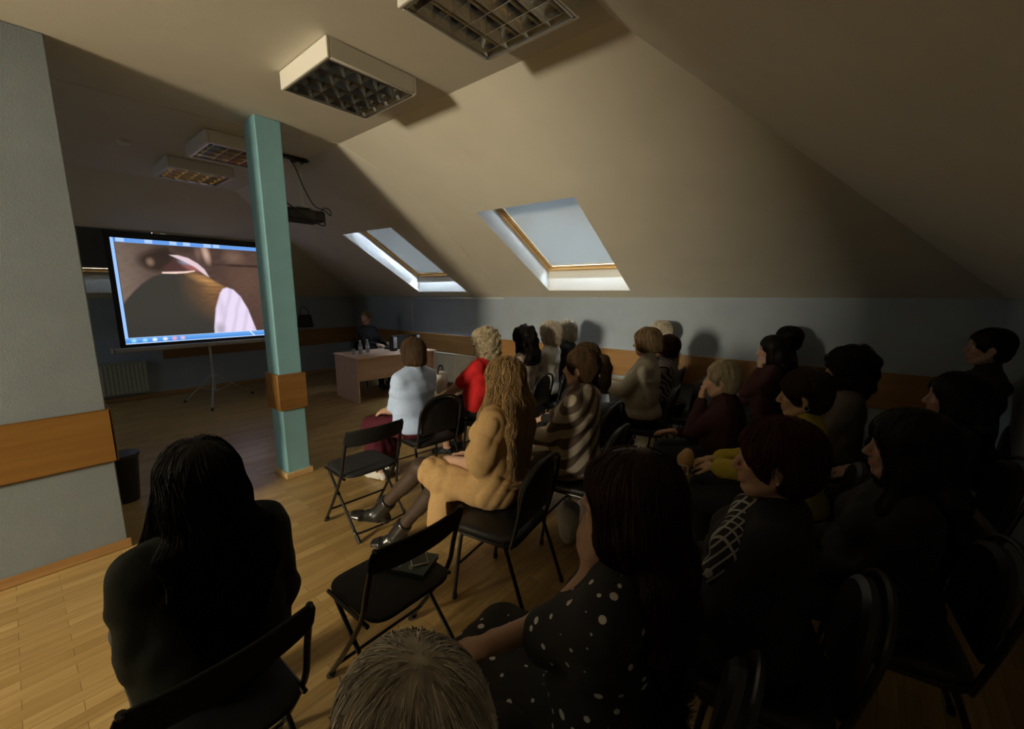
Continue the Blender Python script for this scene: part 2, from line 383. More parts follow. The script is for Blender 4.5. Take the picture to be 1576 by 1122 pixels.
# ------------------------------------------------------------------ ceiling lights
def ceiling_light(x, y, label):
    t = thing('ceiling_light', label, 'ceiling light', (x, y, CZ), 0, 'square louvred ceiling lights')
    W, H, T = .315, .115, .022
    m = MB(); m.box2((-W, -W, -.012), (W, W, 0))
    for s in (-1, 1): m.box((s*(W-T/2), 0, -H/2), (T, 2*W, H)); m.box((0, s*(W-T/2), -H/2), (2*W-2*T, T, H))
    m.build('housing', 'white_plastic', t, bevel=.007)
    m = MB(); I = W-T
    for s in (-1, 1): m.box((s*(I-.005), 0, -H+.004), (.012, 2*I, .010)); m.box((0, s*(I-.005), -H+.004), (2*I, .012, .010))
    m.build('rim', 'steel', t)
    # mirrored troughs run along X, one lamp in each
    m = MB(); n = 4; p = 2*I/n
    for k in range(n):
        yc = -I+p*(k+.5); prof = []
        for q in range(9):
            a = -1+2*q/8; prof.append((a*p/2*.99, -.028-.082*abs(a)**2.2))
        vs = [(sx*I, yc+a, z) for sx in (-1, 1) for a, z in prof]
        m.add(vs, [(q, q+1, 9+q+1, 9+q) for q in range(8)])
    m.build('reflector', 'louvre', t)
    for k in range(n):
        yc = -I+p*(k+.5)
        lb = MB(); lb.tube([(-I+.02, yc, -.055), (I-.02, yc, -.055)], .013, 12)
        lb.build('lamp_tube', 'tube_glass', t)
        for q in range(5):
            xq = -I + 2*I*(q+.5)/5; f = MB()
            poly = [(xq-.002, yc-p/2, -H+.006), (xq-.002, yc+p/2, -H+.006), (xq-.002, yc+p/2*.8, -.085), (xq-.002, yc+p/2*.35, -.075), (xq-.002, yc-p/2*.35, -.075), (xq-.002, yc-p/2*.8, -.085)]
            f.prism(poly, (.004, 0, 0)); f.build('louvre_blade', 'louvre', t, smooth=False)
ceiling_light(1.675, 2.82, 'white louvred ceiling light second nearest, between nearest light and teal column')
ceiling_light(1.69, 1.54, 'nearest louvred ceiling light, cut off by the top edge of the photo')
ceiling_light(1.645, 4.95, 'dim louvred ceiling light half hidden behind the teal column')
ceiling_light(1.60, 6.11, 'farthest dim louvred ceiling light, above the projection screen')
m = MB(); m.lathe([(.05, 0), (.052, -.012), (.045, -.03), (.02, -.042), (.004, -.043)], (0, 0, 0), 20)
o = m.build('smoke_detector', 'white_plastic'); o.location = (.93, 5.61, CZ); tag(o, 'small round smoke detector on the dark ceiling left of the far lights', 'smoke detector')

# ------------------------------------------------------------------ projector on its pole, cables
pj = thing('projector', 'black projector with cables hanging from a white pole right of column', 'projector', (2.20, 4.87, CZ))
m = MB(); m.box((0, 0, -.012), (.30, .075, .024)); m.box((.03, 0, -.035), (.12, .10, .024)); m.build('ceiling_plate', 'black', pj, bevel=.003)
m = MB(); m.tube([(.03, 0, -.045), (.03, 0, -.50)], .022, 12); m.build('pole', 'white_plastic', pj)
m = MB(); m.box((.03, 0, -.515), (.16, .16, .014)); m.tube([(.03, 0, -.50), (.03, 0, -.53)], .03, 12); m.build('bracket', 'grey_metal', pj, bevel=.003)
m = MB(); m.box((.03, .02, -.60), (.40, .30, .115)); m.build('body', 'black', pj, bevel=.02, seg=3)
m = MB()
for k in range(9): m.box((.12+.012*k, -.132, -.60), (.006, .006, .06))
m.build('air_vent', 'black_metal', pj)
m = MB(); m.lathe([(.045, 0), (.045, .03), (.036, .035), (.036, .02), (.004, .018)], (0, 0, 0), 18)
o = m.build('lens', 'black_metal', pj); o.location = (-.06, .165, -.595); o.rotation_euler = (-PI/2, 0, 0)
lp = emis('lens_light', (.85, .9, 1.0), 3.0)
m = MB(); m.lathe([(.0, 0), (.03, .001), (.03, .003), (.0, .004)], (0, 0, 0), 16); g_ = m.build('lens_glass', lp, o); g_.location = (0, 0, .022)
m = MB()
m.tube([(-.30, -.30, -.05), (-.285, -.28, -.02), (-.25, -.10, -.02), (-.235, -.05, -.10), (-.23, -.02, -.30), (-.20, -.08, -.46), (-.10, -.16, -.57), (.02, -.17, -.62), (.10, -.16, -.68), (.19, -.15, -.70), (.22, -.12, -.66), (.20, -.10, -.62)], .007, 8, smooth=6)
m.build('power_cable', 'black', pj)
m = MB()
m.tube([(-.17, -.02, -.03), (-.12, -.06, -.02), (-.05, -.09, -.12), (.02, -.12, -.34), (.10, -.15, -.50), (.20, -.17, -.54), (.26, -.16, -.58), (.30, -.12, -.56), (.31, -.06, -.50), (.26, -.03, -.49), (.22, -.03, -.55)], .006, 8, smooth=6)
m.build('video_cable', 'black', pj)

# ------------------------------------------------------------------ projection screen on tripod
scr = thing('projection_screen', 'white tripod projection screen with black border showing a lit film still', 'projection screen', (1.995, 7.84, 0), 0)
SX, SZ0, SZ1 = 1.045, .985, 2.52
m = MB(); m.tube([(-SX-.01, 0, 2.54), (SX+.01, 0, 2.54)], .020, 16); m.build('top_bar', 'black', scr)
m = MB(); m.box((0, 0, .945), (2*SX+.14, .075, .07)); m.build('case', 'grey_metal', scr, bevel=.02, seg=3)
for s in (-1, 1):
    m = MB(); m.box((s*(SX+.085), 0, .945), (.03, .08, .075)); m.build('case_cap', 'tripod', scr, bevel=.008)
m = MB(); m.box2((-SX, -.004, SZ0-.02), (SX, .004, 2.535)); m.build('border_cloth', 'black_vinyl', scr)
m = MB(); m.tube([(0, .055, 2.50), (0, .055, .28)], .014, 12); m.tube([(0, .055, 1.5), (0, .055, .18)], .018, 12); m.build('pole', 'tripod', scr)
m = MB(); m.box((0, .055, .44), (.06, .06, .05)); m.build('hub', 'tripod', scr, bevel=.006)
for fx, fy in ((-.213, -.53), (-.33, .40), (.58, .225)):
    d = Vector((fx, fy-.055, 0)); m = MB(); a = Vector((0, .055, .44)); e = Vector((fx, fy, .015))
    m.tube([a + d*.06, e], .012, 10); lg = m.build('leg', 'tripod', scr)
    mid = a.lerp(e, .45); m = MB(); m.tube([Vector((0, .055, .18)) + d*.03, mid], .007, 8); m.build('brace', 'tripod', lg)
    m = MB(); m.tube([a.lerp(e, .96), e + Vector((0, 0, -.013)) + d*.03], .018, 10); m.build('rubber_foot', 'black', lg)

# the projected film still: a man seen from behind, under a blue desktop bar
def still_image(o):
    NX, NZ = 260, 190
    x0, x1, z0, z1 = -.985, 1.00, 1.025, 2.47
    gx, gz = np.meshgrid(np.linspace(0, 1, NX), np.linspace(0, 1, NZ))   # v up
    H = np.zeros((NZ, NX, 3)); u, v = gx, gz
    rng = np.random.RandomState(3)
    def nz(s, a=1.0):
        r = np.zeros_like(u)
        for k in range(5):
            f1, f2, p, q = rng.uniform(.5, 1)*s, rng.uniform(.5, 1)*s, rng.uniform(0, 6.3), rng.uniform(-1, 1)
            r += np.sin(f1*u*6.3+q*f2*v*6.3+p)*np.cos(f2*v*6.3+p*2)
        return r/5*a
    def mix(mask, c):
        mk = np.clip(mask, 0, 1)[..., None]; H[:] = H*(1-mk) + np.asarray(c)*mk
    def ell(cx, cz, rx, rz, soft=.08, rot=0):
        a, b_ = u-cx, v-cz; c_, s_ = math.cos(rot), math.sin(rot)
        A, B = a*c_+b_*s_, -a*s_+b_*c_
        return np.clip((1-np.sqrt((A/rx)**2+(B/rz)**2))/soft, 0, 1)
    def poly(pts, soft=.006):
        d = np.full_like(u, 9.); c = np.zeros_like(u, int); asp = 1.37
        for (x1, y1), (x2, y2) in zip(pts, pts[1:]+pts[:1]):
            ex, ey = (x2-x1)*asp, y2-y1; px_, py_ = (u-x1)*asp, v-y1
            t_ = np.clip((px_*ex+py_*ey)/(ex*ex+ey*ey+1e-9), 0, 1); d = np.minimum(d, np.hypot(px_-t_*ex, py_-t_*ey))
            c += ((y1 > v) != (y2 > v)) & (u < (x2-x1)*(v-y1)/(y2-y1+1e-9)+x1)
        return np.clip(.5+np.where(c % 2 == 1, d, -d)/(2*soft), 0, 1)
    H[:] = np.array([.090, .054, .042])
    mix((.36-u)*2.6+.12*nz(3), (.20, .145, .115)); mix(ell(.02, .55, .16, .5, .9)*.5, (.25, .18, .14))
    mix(ell(.80, .62, .25, .4, .8)*.8, (.16, .085, .060)); mix(ell(.72, .88, .10, .10, .8)*.7, (.25, .15, .11))
    mix(ell(.80, .79, .30, .018, .6), (.055, .03, .024)); mix(ell(.9, .28, .4, .3, .6)*.6, (.12, .065, .05))
    mix(np.clip(nz(9), 0, 1)*.5, (.17, .105, .08)); mix(np.clip(nz(16), 0, 1)*.3, (.06, .035, .028))
    # dark hair of a second figure at the left
    mix(ell(.235, .80, .135, .125, .45)*.95, (.045, .028, .021)); mix(ell(.195, .79, .032, .055, .8)*.8, (.30, .19, .13)); mix(ell(.30, .90, .12, .08, .7)*.8, (.035, .022, .018))
    # neck and jaw at the top edge
    mix(poly([(.30, 1.0), (.315, .90), (.40, .85), (.47, .78), (.525, .70), (.54, .80), (.565, .93), (.57, 1.0)], .010), (.105, .065, .052))
    mix(ell(.535, .90, .035, .14, .8, .12)*.9, (.55, .36, .28)); mix(ell(.40, .95, .10, .08, .6)*.7, (.055, .035, .03)); mix(ell(.485, .90, .03, .10, .8)*.6, (.25, .15, .12))
    # back: dark waistcoat with a lit brown shoulder
    back = poly([(-.02, -.05), (-.02, .26), (.03, .41), (.08, .50), (.135, .58), (.20, .65), (.28, .695), (.36, .715), (.45, .71), (.52, .67), (.59, .60), (.655, .545), (.62, .45), (.56, .28), (.535, .05), (.535, -.05)], .008)
    mix(back, (.058, .053, .044))
    lit = back*np.clip((u-.33)/.20, 0, 1)*np.clip((v-.10-.9*(.58-u))/.30, 0, 1)
    mix(lit*(.72+.28*nz(14)), (.25, .12, .048)); mix(back*ell(.52, .62, .17, .06, .9, -.55)*.95, (.46, .24, .085)); mix(back*ell(.56, .52, .10, .05, .9, -.3)*.6, (.36, .18, .07))
    mix(back*np.clip((.30-v)/.3, 0, 1)*.6, (.045, .042, .036))
    mix(lit*np.clip(np.sin(v*150+nz(4)*2), 0, 1)*.35, (.13, .062, .026))
    # shirt collar with its dark red lining
    mix(poly([(.34, .83), (.44, .775), (.50, .69), (.46, .705), (.30, .70), (.26, .74)], .012)*.9, (.10, .045, .042)); mix(ell(.44, .745, .09, .04, .7, -.5)*.9, (.36, .12, .11)); mix(ell(.40, .80, .06, .035, .7, -.3)*.8, (.26, .30, .40))
    mix(poly([(.31, .868), (.36, .868), (.42, .845), (.475, .795), (.515, .735), (.54, .655), (.505, .69), (.455, .755), (.39, .81), (.34, .845)], .006), (.70, .53, .58))
    mix(poly([(.254, .682), (.33, .683), (.40, .694), (.452, .712), (.45, .722), (.38, .708), (.254, .696)], .005), (.86, .62, .54))
    # white sleeve
    sl = poly([(.60, .49), (.622, .535), (.650, .550), (.695, .525), (.74, .45), (.785, .31), (.835, .05), (.835, -.05), (.530, -.05), (.535, .12), (.56, .33)], .007)
    mix(sl, (.74, .64, .82)); mix(sl*np.clip(np.sin(u*80-v*16+1.5*nz(3)), 0, 1)*.40, (.47, .38, .52)); mix(sl*ell(.575, .10, .05, .10, .8)*.8, (.34, .31, .38)); mix(sl*ell(.60, .30, .03, .2, .8)*.5, (.50, .42, .56))
    # desktop bars
    e = (v > .958); mix(e*1.0, (.12, .30, .72))
    for c in (.05, .20, .34, .42, .55, .61): mix((v > .968)*(np.abs(u-c) < .022)*.8, (.45, .62, .92))
    mix((u < .018)*1.0, (.30, .52, .92)); mix((u > .982)*1.0, (.30, .52, .92)); mix(((u > .018)*(u < .022))*1.0, (.06, .05, .05))
    t = v < .062; mix(t*1.0, (.07, .26, .68)); mix((v < .062)*(v > .030)*.6, (.15, .38, .82)); mix(((v > .056)*(v < .062))*.9, (.42, .64, .95)); mix((v < .006)*1.0, (.50, .68, .95))
    for c, k in ((.045, (.30, .66, .75)), (.105, (.30, .62, .92)), (.16, (.72, .84, .95)), (.22, (.66, .78, .95)), (.275, (.80, .35, .45)), (.325, (.70, .45, .60))):
        mix(ell(c, .032, .018, .022, .5), k)
    mix((np.abs(u-.80-(.03-v)*.6) < .007)*t*.8, (.66, .80, .97))
    for c in (.93, .945, .963, .975): mix(ell(c, .03, .005, .012, .5), (.7, .8, .95))
    lum = H.max(2, keepdims=True); H = np.clip(H*np.clip(.62+lum*.9, 0, 1), 0, 1)
    vs = np.stack([x0+(x1-x0)*gx, np.full_like(gx, -.0075), z0+(z1-z0)*gz], -1).reshape(-1, 3)
    idx = np.arange(NX*NZ).reshape(NZ, NX); q = np.stack([idx[:-1, :-1], idx[:-1, 1:], idx[1:, 1:], idx[1:, :-1]], -1).reshape(-1, 4)
    me = bpy.data.meshes.new('picture'); me.from_pydata(vs.tolist(), [], q.tolist())
    at = me.color_attributes.new('pic', 'FLOAT_COLOR', 'POINT'); at.data.foreach_set('color', np.concatenate([H.reshape(-1, 3), np.ones((NX*NZ, 1))], 1).ravel())
    mt, nt, bs = nmat('projected_picture'); a = N(nt, 'ShaderNodeAttribute', attribute_name='pic')
    bs.inputs['Base Color'].default_value = (.03, .03, .03, 1); bs.inputs['Roughness'].default_value = .8
    nt.links.new(a.outputs['Color'], bs.inputs['Emission Color']); bs.inputs['Emission Strength'].default_value = 1.15
    me.materials.append(mt); p = bpy.data.objects.new('picture', me); col.objects.link(p); p.parent = o
still_image(scr)

# ------------------------------------------------------------------ desk at the front with its things
DR = rad(-6)
dk = thing('desk', 'wood laminate desk with modesty panel at the front by the right wall', 'desk', (4.13, 6.30, 0), DR)
m = MB(); m.box((0, 0, .719), (1.46, .92, .026)); m.build('desk_top', 'desk', dk, bevel=.003)
for s in (-1, 1):
    m = MB(); m.box((s*.70, .01, .353), (.022, .86, .706)); m.build('side_panel', 'desk', dk, bevel=.002)
m = MB(); m.box((0, -.36, .525), (1.378, .018, .36)); m.build('front_panel', 'desk', dk, bevel=.002)
DM = Matrix.Translation((4.13, 6.30, 0)) @ Matrix.Rotation(DR, 4, 'Z')
def on_desk(x, y, z=.732): return DM @ Vector((x, y, z))
MAT['spk_cloth'] = simple('speaker_front', (.55, .56, .58), .5, noise=.05, nscale=400)
MAT['paper'] = simple('paper', (.6, .6, .58), .8)
led = emis('power_light', (1.0, .85, .6), 6.0)
for p, lab in (((.10, -.08), 'small desktop speaker standing mid desk beside the dark laptop'), ((.62, .02), 'small desktop speaker at right end of desk with a lit power light')):
    t = thing('desktop_speaker', lab, 'speaker', on_desk(*p), DR+rad(12), 'pair of desktop speakers')
    m = MB(); m.box((0, 0, .13), (.095, .11, .25)); m.build('body', 'black', t, bevel=.012)
    m = MB(); m.box((0, -.058, .15), (.072, .008, .185)); m.build('front_grille', 'spk_cloth', t, bevel=.003)
    if p[0] > .5:
        m = MB(); m.lathe([(0, 0), (.008, .001), (.008, .004), (0, .006)], (0, 0, 0), 12); o = m.build('power_light', led, t); o.location = (0, -.058, .03); o.rotation_euler = (PI/2, 0, 0)
lt = thing('laptop', 'dark open laptop on the desk seen from behind', 'laptop', on_desk(.33, .10), DR+rad(5))
m = MB(); m.box((0, .12, .01), (.36, .25, .02)); m.build('keyboard_base', 'black', lt, bevel=.005)
m = MB(); m.box((0, 0, .135), (.36, .012, .24), Matrix.Rotation(rad(12), 3, 'X')); m.build('lid', 'black', lt, bevel=.004)
m = MB(); m.box((0, .006, .135), (.33, .004, .20), Matrix.Rotation(rad(12), 3, 'X')); m.build('display', 'black_vinyl', lt)
MAT['pet'] = simple('bottle_plastic', (.30, .34, .38), .08, coat=.5)
MAT['label_w'] = simple('bottle_label', (.50, .52, .56), .5)
for p, lab in (((-.46, -.02), 'water bottle with pale label standing left on the desk'), ((-.30, .06), 'water bottle on the desk nearer to the speaker')):
    t = thing('water_bottle', lab, 'bottle', on_desk(*p), 0, 'water bottles on the desk')
    m = MB(); m.lathe([(.005, 0), (.030, .002), (.032, .01), (.032, .05), (.030, .06), (.032, .07), (.032, .14), (.026, .165), (.014, .19), (.0125, .205), (.004, .206)], (0, 0, 0), 18); m.build('body', 'pet', t)
    m = MB(); m.lathe([(.0328, .075), (.0335, .077), (.0335, .125), (.0328, .127)], (0, 0, 0), 18); m.build('label', 'label_w', t)
    m = MB(); m.lathe([(.004, .203), (.0148, .204), (.0148, .222), (.012, .225), (.003, .225)], (0, 0, 0), 16); m.build('cap', 'white_plastic', t)
m = MB(); m.lathe([(.004, 0), (.027, .001), (.033, .09), (.031, .09), (.026, .008), (.003, .007)], (0, 0, 0), 18)
o = m.build('drinking_glass', 'pet'); o.location = on_desk(-.56, .02); tag(o, 'clear drinking glass at the left end of the desk', 'glass')
m = MB()
for k in range(3): m.box((0, 0, .0015+.003*k), (.21, .297, .003), Matrix.Rotation(.2*k, 3, 'Z'))
o = m.build('paper_stack', 'paper'); o.location = on_desk(.50, -.15); o.rotation_euler = (0, 0, .3); tag(o, 'loose sheets of paper on the desk between the two speakers', 'paper')

# ------------------------------------------------------------------ radiators, duct, dark things by the front wall
def radiator(name, loc, rz, L, H, mat, label):
    t = thing(name, label, 'radiator', loc, rz)
    n = int(L/.05); xs = [-L/2+L*i/n for i in range(n+1)]
    m = MB(); m.box((0, -.030, H/2), (L, .004, H-.02))
    for i in range(n):
        c = (xs[i]+xs[i+1])/2; m.prism([(c-.018, -.032, .02), (c-.010, -.043, .02), (c+.010, -.043, .02), (c+.018, -.032, .02)], (0, 0, H-.05))
    m.box((0, .03, H/2), (L, .004, H-.02)); m.build('front_panel', mat, t)
    m = MB(); m.box((0, 0, H-.006), (L, .084, .010))
    for k in range(int(L/.03)): m.box((-L/2+.03*k+.015, 0, H+.0005), (.012, .05, .003))
    m.build('top_grille', mat, t)
    for s in (-1, 1):
        m = MB(); m.box((s*(L/2-.002), 0, H/2), (.006, .09, H)); m.build('side_panel', mat, t, bevel=.002)
    m = MB(); m.tube([(-L/2, -.005, H-.05), (-L/2-.05, -.005, H-.05)], .012, 10); m.tube([(-L/2-.05, -.005, H-.05), (-L/2-.05, -.005, -.10)], .009, 8); m.build('pipe', 'white_plastic', t)
    m = MB(); m.tube([(-L/2-.04, -.005, H-.05), (-L/2-.04, -.07, H-.05)], [.019, .022], 14); m.build('valve', 'white_plastic', t)
    for s in (-.35, .35):
        m = MB(); m.box((s*L, .055, H/2), (.03, .05, H*.6)); m.build('wall_bracket', mat, t)
    return t
radiator('radiator', (KX-.085, 5.62, .115), -PI/2, 1.36, .53, 'radiator', 'cream panel radiator on the right wall behind the desk')
bpy.context.view_layer.update()
radiator('radiator', (.78, WF-.083, .115), 0, 1.2, .53, 'radiator_grey', 'dim grey panel radiator on the front wall below the screen')
m = MB(); m.box2((KX-.016, 4.46, KZ-.030), (KX-.001, 6.87, KZ-.014)); m.box2((KX-.014, 6.855, .98), (KX-.001, 6.873, KZ-.014))
tag(m.build('cable_duct', 'duct', bevel=.002), 'thin white cable duct along the top of the right wall', 'cable duct')
hb = thing('handbag', 'black handbag hanging on the dark front wall right of the column', 'handbag', (4.01, WF-.10, 1.03), 0)
m = MB(); m.add([(-.16, -.06, 0), (.16, -.06, 0), (.16, .06, 0), (-.16, .06, 0), (-.13, -.03, .26), (.13, -.03, .26), (.13, .03, .26), (-.13, .03, .26)], [(0, 3, 2, 1), (4, 5, 6, 7), (0, 1, 5, 4), (1, 2, 6, 5), (2, 3, 7, 6), (3, 0, 4, 7)])
m.build('body', 'black_vinyl', hb, bevel=.03, seg=4)
m = MB(); m.tube([(-.08, 0, .25), (-.075, .02, .36), (0, .05, .43), (.075, .02, .36), (.08, 0, .25)], .008, 8, smooth=6); m.build('handle', 'black_vinyl', hb)
m = MB(); m.tube([(0, .10, .44), (0, .04, .425), (0, .02, .445)], .006, 8); m.build('hook', 'steel', hb)
bn = thing('waste_bin', 'black waste bin standing in the dark just past the left partition', 'bin', (.455, 4.60, 0))
m = MB(); m.lathe([(.08, 0), (.11, .38), (.116, .39), (.116, .40), (.104, .39), (.074, .012), (.004, .012)], (0, 0, 0), 24); m.build('body', 'black', bn)
m = MB(); m.lathe([(.117, .385), (.123, .39), (.123, .405), (.117, .41)], (0, 0, 0), 24); m.build('rim', 'black_metal', bn)

# ------------------------------------------------------------------ chairs
def rounded(pts, r=.05, n=5):
    out = []; k = len(pts)
    for i in range(k):
        p = Vector(pts[i]); a = (Vector(pts[i-1])-p); c = (Vector(pts[(i+1) % k])-p)
        ra = min(r, a.length/2.01, c.length/2.01); s, e = p + a.normalized()*ra, p + c.normalized()*ra
        for j in range(n+1):
            t = j/n; out.append(s*(1-t)**2 + p*2*t*(1-t) + e*t*t)
    return out
def pad(outline, z, th, dome=.012, mat='black_fabric', name='seat', parent=None):
    # a cushion from a plan outline, domed on top, rounded at the rim
    n = len(outline); c = sum(outline, Vector())/n; m = MB(); vs = []
    rings = [(1.0, 0), (1.015, th*.35), (1.0, th*.75), (.955, th), (.80, th+dome*.6), (.5, th+dome), (.2, th+dome)]
    for s_, h in [(.90, -.006)]+rings:
        for p in outline: q = c+(p-c)*s_; vs.append((q.x, q.y, z+h))
    R = len(rings)+1
    fs = [(i*n+k, i*n+(k+1) % n, (i+1)*n+(k+1) % n, (i+1)*n+k) for i in range(R-1) for k in range(n)]
    fs += [tuple(range(n))[::-1], tuple((R-1)*n+k for k in range(n))]
    m.add(vs, fs); return m.build(name, mat, parent)
def folding_chair(loc, rz, label):
    # faces +Y; front legs run up into the back uprights, rear legs cross them under the seat
    t = thing('folding_chair', label, 'chair', loc, rz, 'black folding chairs in the left aisle rows')
    W = .222
    def up(z): return .185-.30*z/.45 if z < .45 else -.115-.115*(z-.45)/.35    # y of the front leg / upright at height z
    for s in (-1, 1):
        m = MB(); m.tube([(s*W, up(0)+.01, .012), (s*W, up(.2), .2), (s*W, up(.45), .45), (s*(W-.004), up(.6), .6), (s*(W-.012), up(.79), .79)], .011, 10, smooth=3)
        lg = m.build('front_leg', 'black_metal', t); m = MB(); m.tube([(s*W, up(.03)+.002, .035), (s*W, up(0)+.014, .0)], .0155, 10); m.build('foot_cap', 'black', lg)
        m = MB(); m.tube([(s*(W-.026), .16, .435), (s*(W-.026), -.245, .03)], .010, 10); lg = m.build('rear_leg', 'black_metal', t)
        m = MB(); m.tube([(s*(W-.026), -.235, .04), (s*(W-.026), -.275, .0)], .0145, 10); m.build('foot_cap', 'black', lg)
    m = MB(); m.tube([(-W, up(.13), .13), (W, up(.13), .13)], .008, 8); m.build('front_crossbar', 'black_metal', t)
    m = MB(); m.tube([(-W+.026, -.20, .075), (-W+.05, -.235, .05), (W-.05, -.235, .05), (W-.026, -.20, .075)], .008, 8, smooth=4); m.build('rear_crossbar', 'black_metal', t)
    for s in (-1, 1):
        m = MB(); m.tube([(s*(W-.012), -.14, .43), (s*(W-.012), .17, .435)], .009, 8); m.build('seat_rail', 'black_metal', t)
    pad(rounded([(-.20, -.18, 0), (.20, -.18, 0), (.205, .21, 0), (-.205, .21, 0)], .09, 6), .437, .022, .006, 'black_fabric', 'seat', t)
    # curved back panel between the uprights
    m = MB(); nx, nz = 14, 8; vs = []; 
    for face, off in ((0, .012), (1, -.012)):
        for j in range(nz+1):
            for i in range(nx+1):
                a = -1+2*i/nx; b_ = -1+2*j/nz
                # superellipse-rounded corners
                k = max(0, abs(b_)-.35)/.65; ww = (W+.008)*(1-.10*k**3)
                z = .735 + .064*b_*(1-.10*abs(a)**4)
                y = up(z) - .032*(1-a*a) + off*(1-.5*max(abs(a), abs(b_))**6)
                vs.append((a*ww, y, z))
    M_ = (nx+1)*(nz+1); I = lambda f, i, j: f*M_+j*(nx+1)+i; fs = []
    for j in range(nz):
        for i in range(nx):
            fs.append((I(0, i, j), I(0, i+1, j), I(0, i+1, j+1), I(0, i, j+1))); fs.append((I(1, i, j), I(1, i, j+1), I(1, i+1, j+1), I(1, i+1, j)))
    for i in range(nx): fs.append((I(0, i, 0), I(1, i, 0), I(1, i+1, 0), I(0, i+1, 0))); fs.append((I(0, i, nz), I(0, i+1, nz), I(1, i+1, nz), I(1, i, nz)))
    for j in range(nz): fs.append((I(0, 0, j), I(0, 0, j+1), I(1, 0, j+1), I(1, 0, j))); fs.append((I(0, nx, j), I(1, nx, j), I(1, nx, j+1), I(0, nx, j+1)))
    m.add(vs, fs); m.build('backrest', 'black_fabric', t, bevel=.004)
    return t
folding_chair((1.575, 2.785, 0), rad(-3), 'empty black folding chair beside the teal column')
folding_chair((.950, 1.490, 0), rad(0), 'empty black folding chair with a book and phone on its seat')
folding_chair((.250, 1.400, 0), rad(2), 'black folding chair under the dark long-haired woman at lower left')

def banquet_chair_proto():
    # faces +Y; arched padded back inside a tube, black vinyl seat, splayed tube legs
    t = thing('banquet_chair', '', 'chair', (0, 0, 0), 0, 'black arched-back chairs of the audience')
    W = .205
    pad(rounded([(-.20, -.19, 0), (.20, -.19, 0), (.21, .21, 0), (-.21, .21, 0)], .09, 6), .425, .035, .012, 'black_vinyl', 'seat', t)
    m = MB(); m.tube(rounded([(-.205, -.17, .415), (.205, -.17, .415), (.205, .19, .415), (-.205, .19, .415)], .06, 4), .010, 8, closed=True); m.build('seat_frame', 'black_metal', t)
    # arched tube
    pts = [(-W, -.165, .42), (-W, -.20, .55)]
    for k in range(11):
        a = PI*k/10; pts.append((-W*math.cos(a), -.235-.045*math.sin(a), .70+.165*math.sin(a)**.85))
    pts += [(W, -.20, .55), (W, -.165, .42)]
    m = MB(); m.tube(pts, .0115, 10, smooth=3); m.build('back_frame', 'black_metal', t)
    # pad: tombstone outline extruded along the back plane
    ol = [(-.175, .52), (.175, .52)] + [(.187*math.cos(PI*k/12), .69+.155*math.sin(PI*k/12)**.85) for k in range(13)]
    n = len(ol); cx, cz_ = 0, .67; vs = []
    for s_, off in ((.55, .028), (.90, .022), (1, .005), (1, -.012), (.9, -.022), (.5, -.026)):
        for x, z in ol:
            xx, zz = x*s_, cz_+(z-cz_)*s_; y = -.19-.27*(zz-.50)/1.0*.45 - .012 + off + .02*(xx/.19)**2
            vs.append((xx, y, zz))
    m = MB(); fs = [(i*n+k, i*n+(k+1) % n, (i+1)*n+(k+1) % n, (i+1)*n+k) for i in range(5) for k in range(n)] + [tuple(range(n))[::-1], tuple(5*n+k for k in range(n))]
    m.add(vs, fs); m.build('backrest', 'black_vinyl', t)
    for s in (-1, 1):
        for nm, y0, y1 in (('front_leg', .15, .20), ('rear_leg', -.14, -.27)):
            m = MB(); m.tube([(s*.19, y0*.8, .418), (s*.205, y0, .39), (s*.215, y1, .012)], .011, 10, smooth=4); lg = m.build(nm, 'black_metal', t)
            m = MB(); m.tube([(s*.2145, y1*.985, .03), (s*.2155, y1*1.005, 0)], .0145, 10); m.build('foot_cap', 'black', lg)
    m = MB(); m.tube([(-.208, .17, .22), (.208, .17, .22)], .007, 8); m.build('stretcher', 'black_metal', t)
    return t
CH0 = banquet_chair_proto(); CH_USED = [False]
def banquet_chair(x, y, rz, label):
    c = CH0 if not CH_USED[0] else copy_tree(CH0)
    CH_USED[0] = True; c.location = (x, y, 0); c.rotation_euler = (0, 0, rz); c['label'] = label
    return c

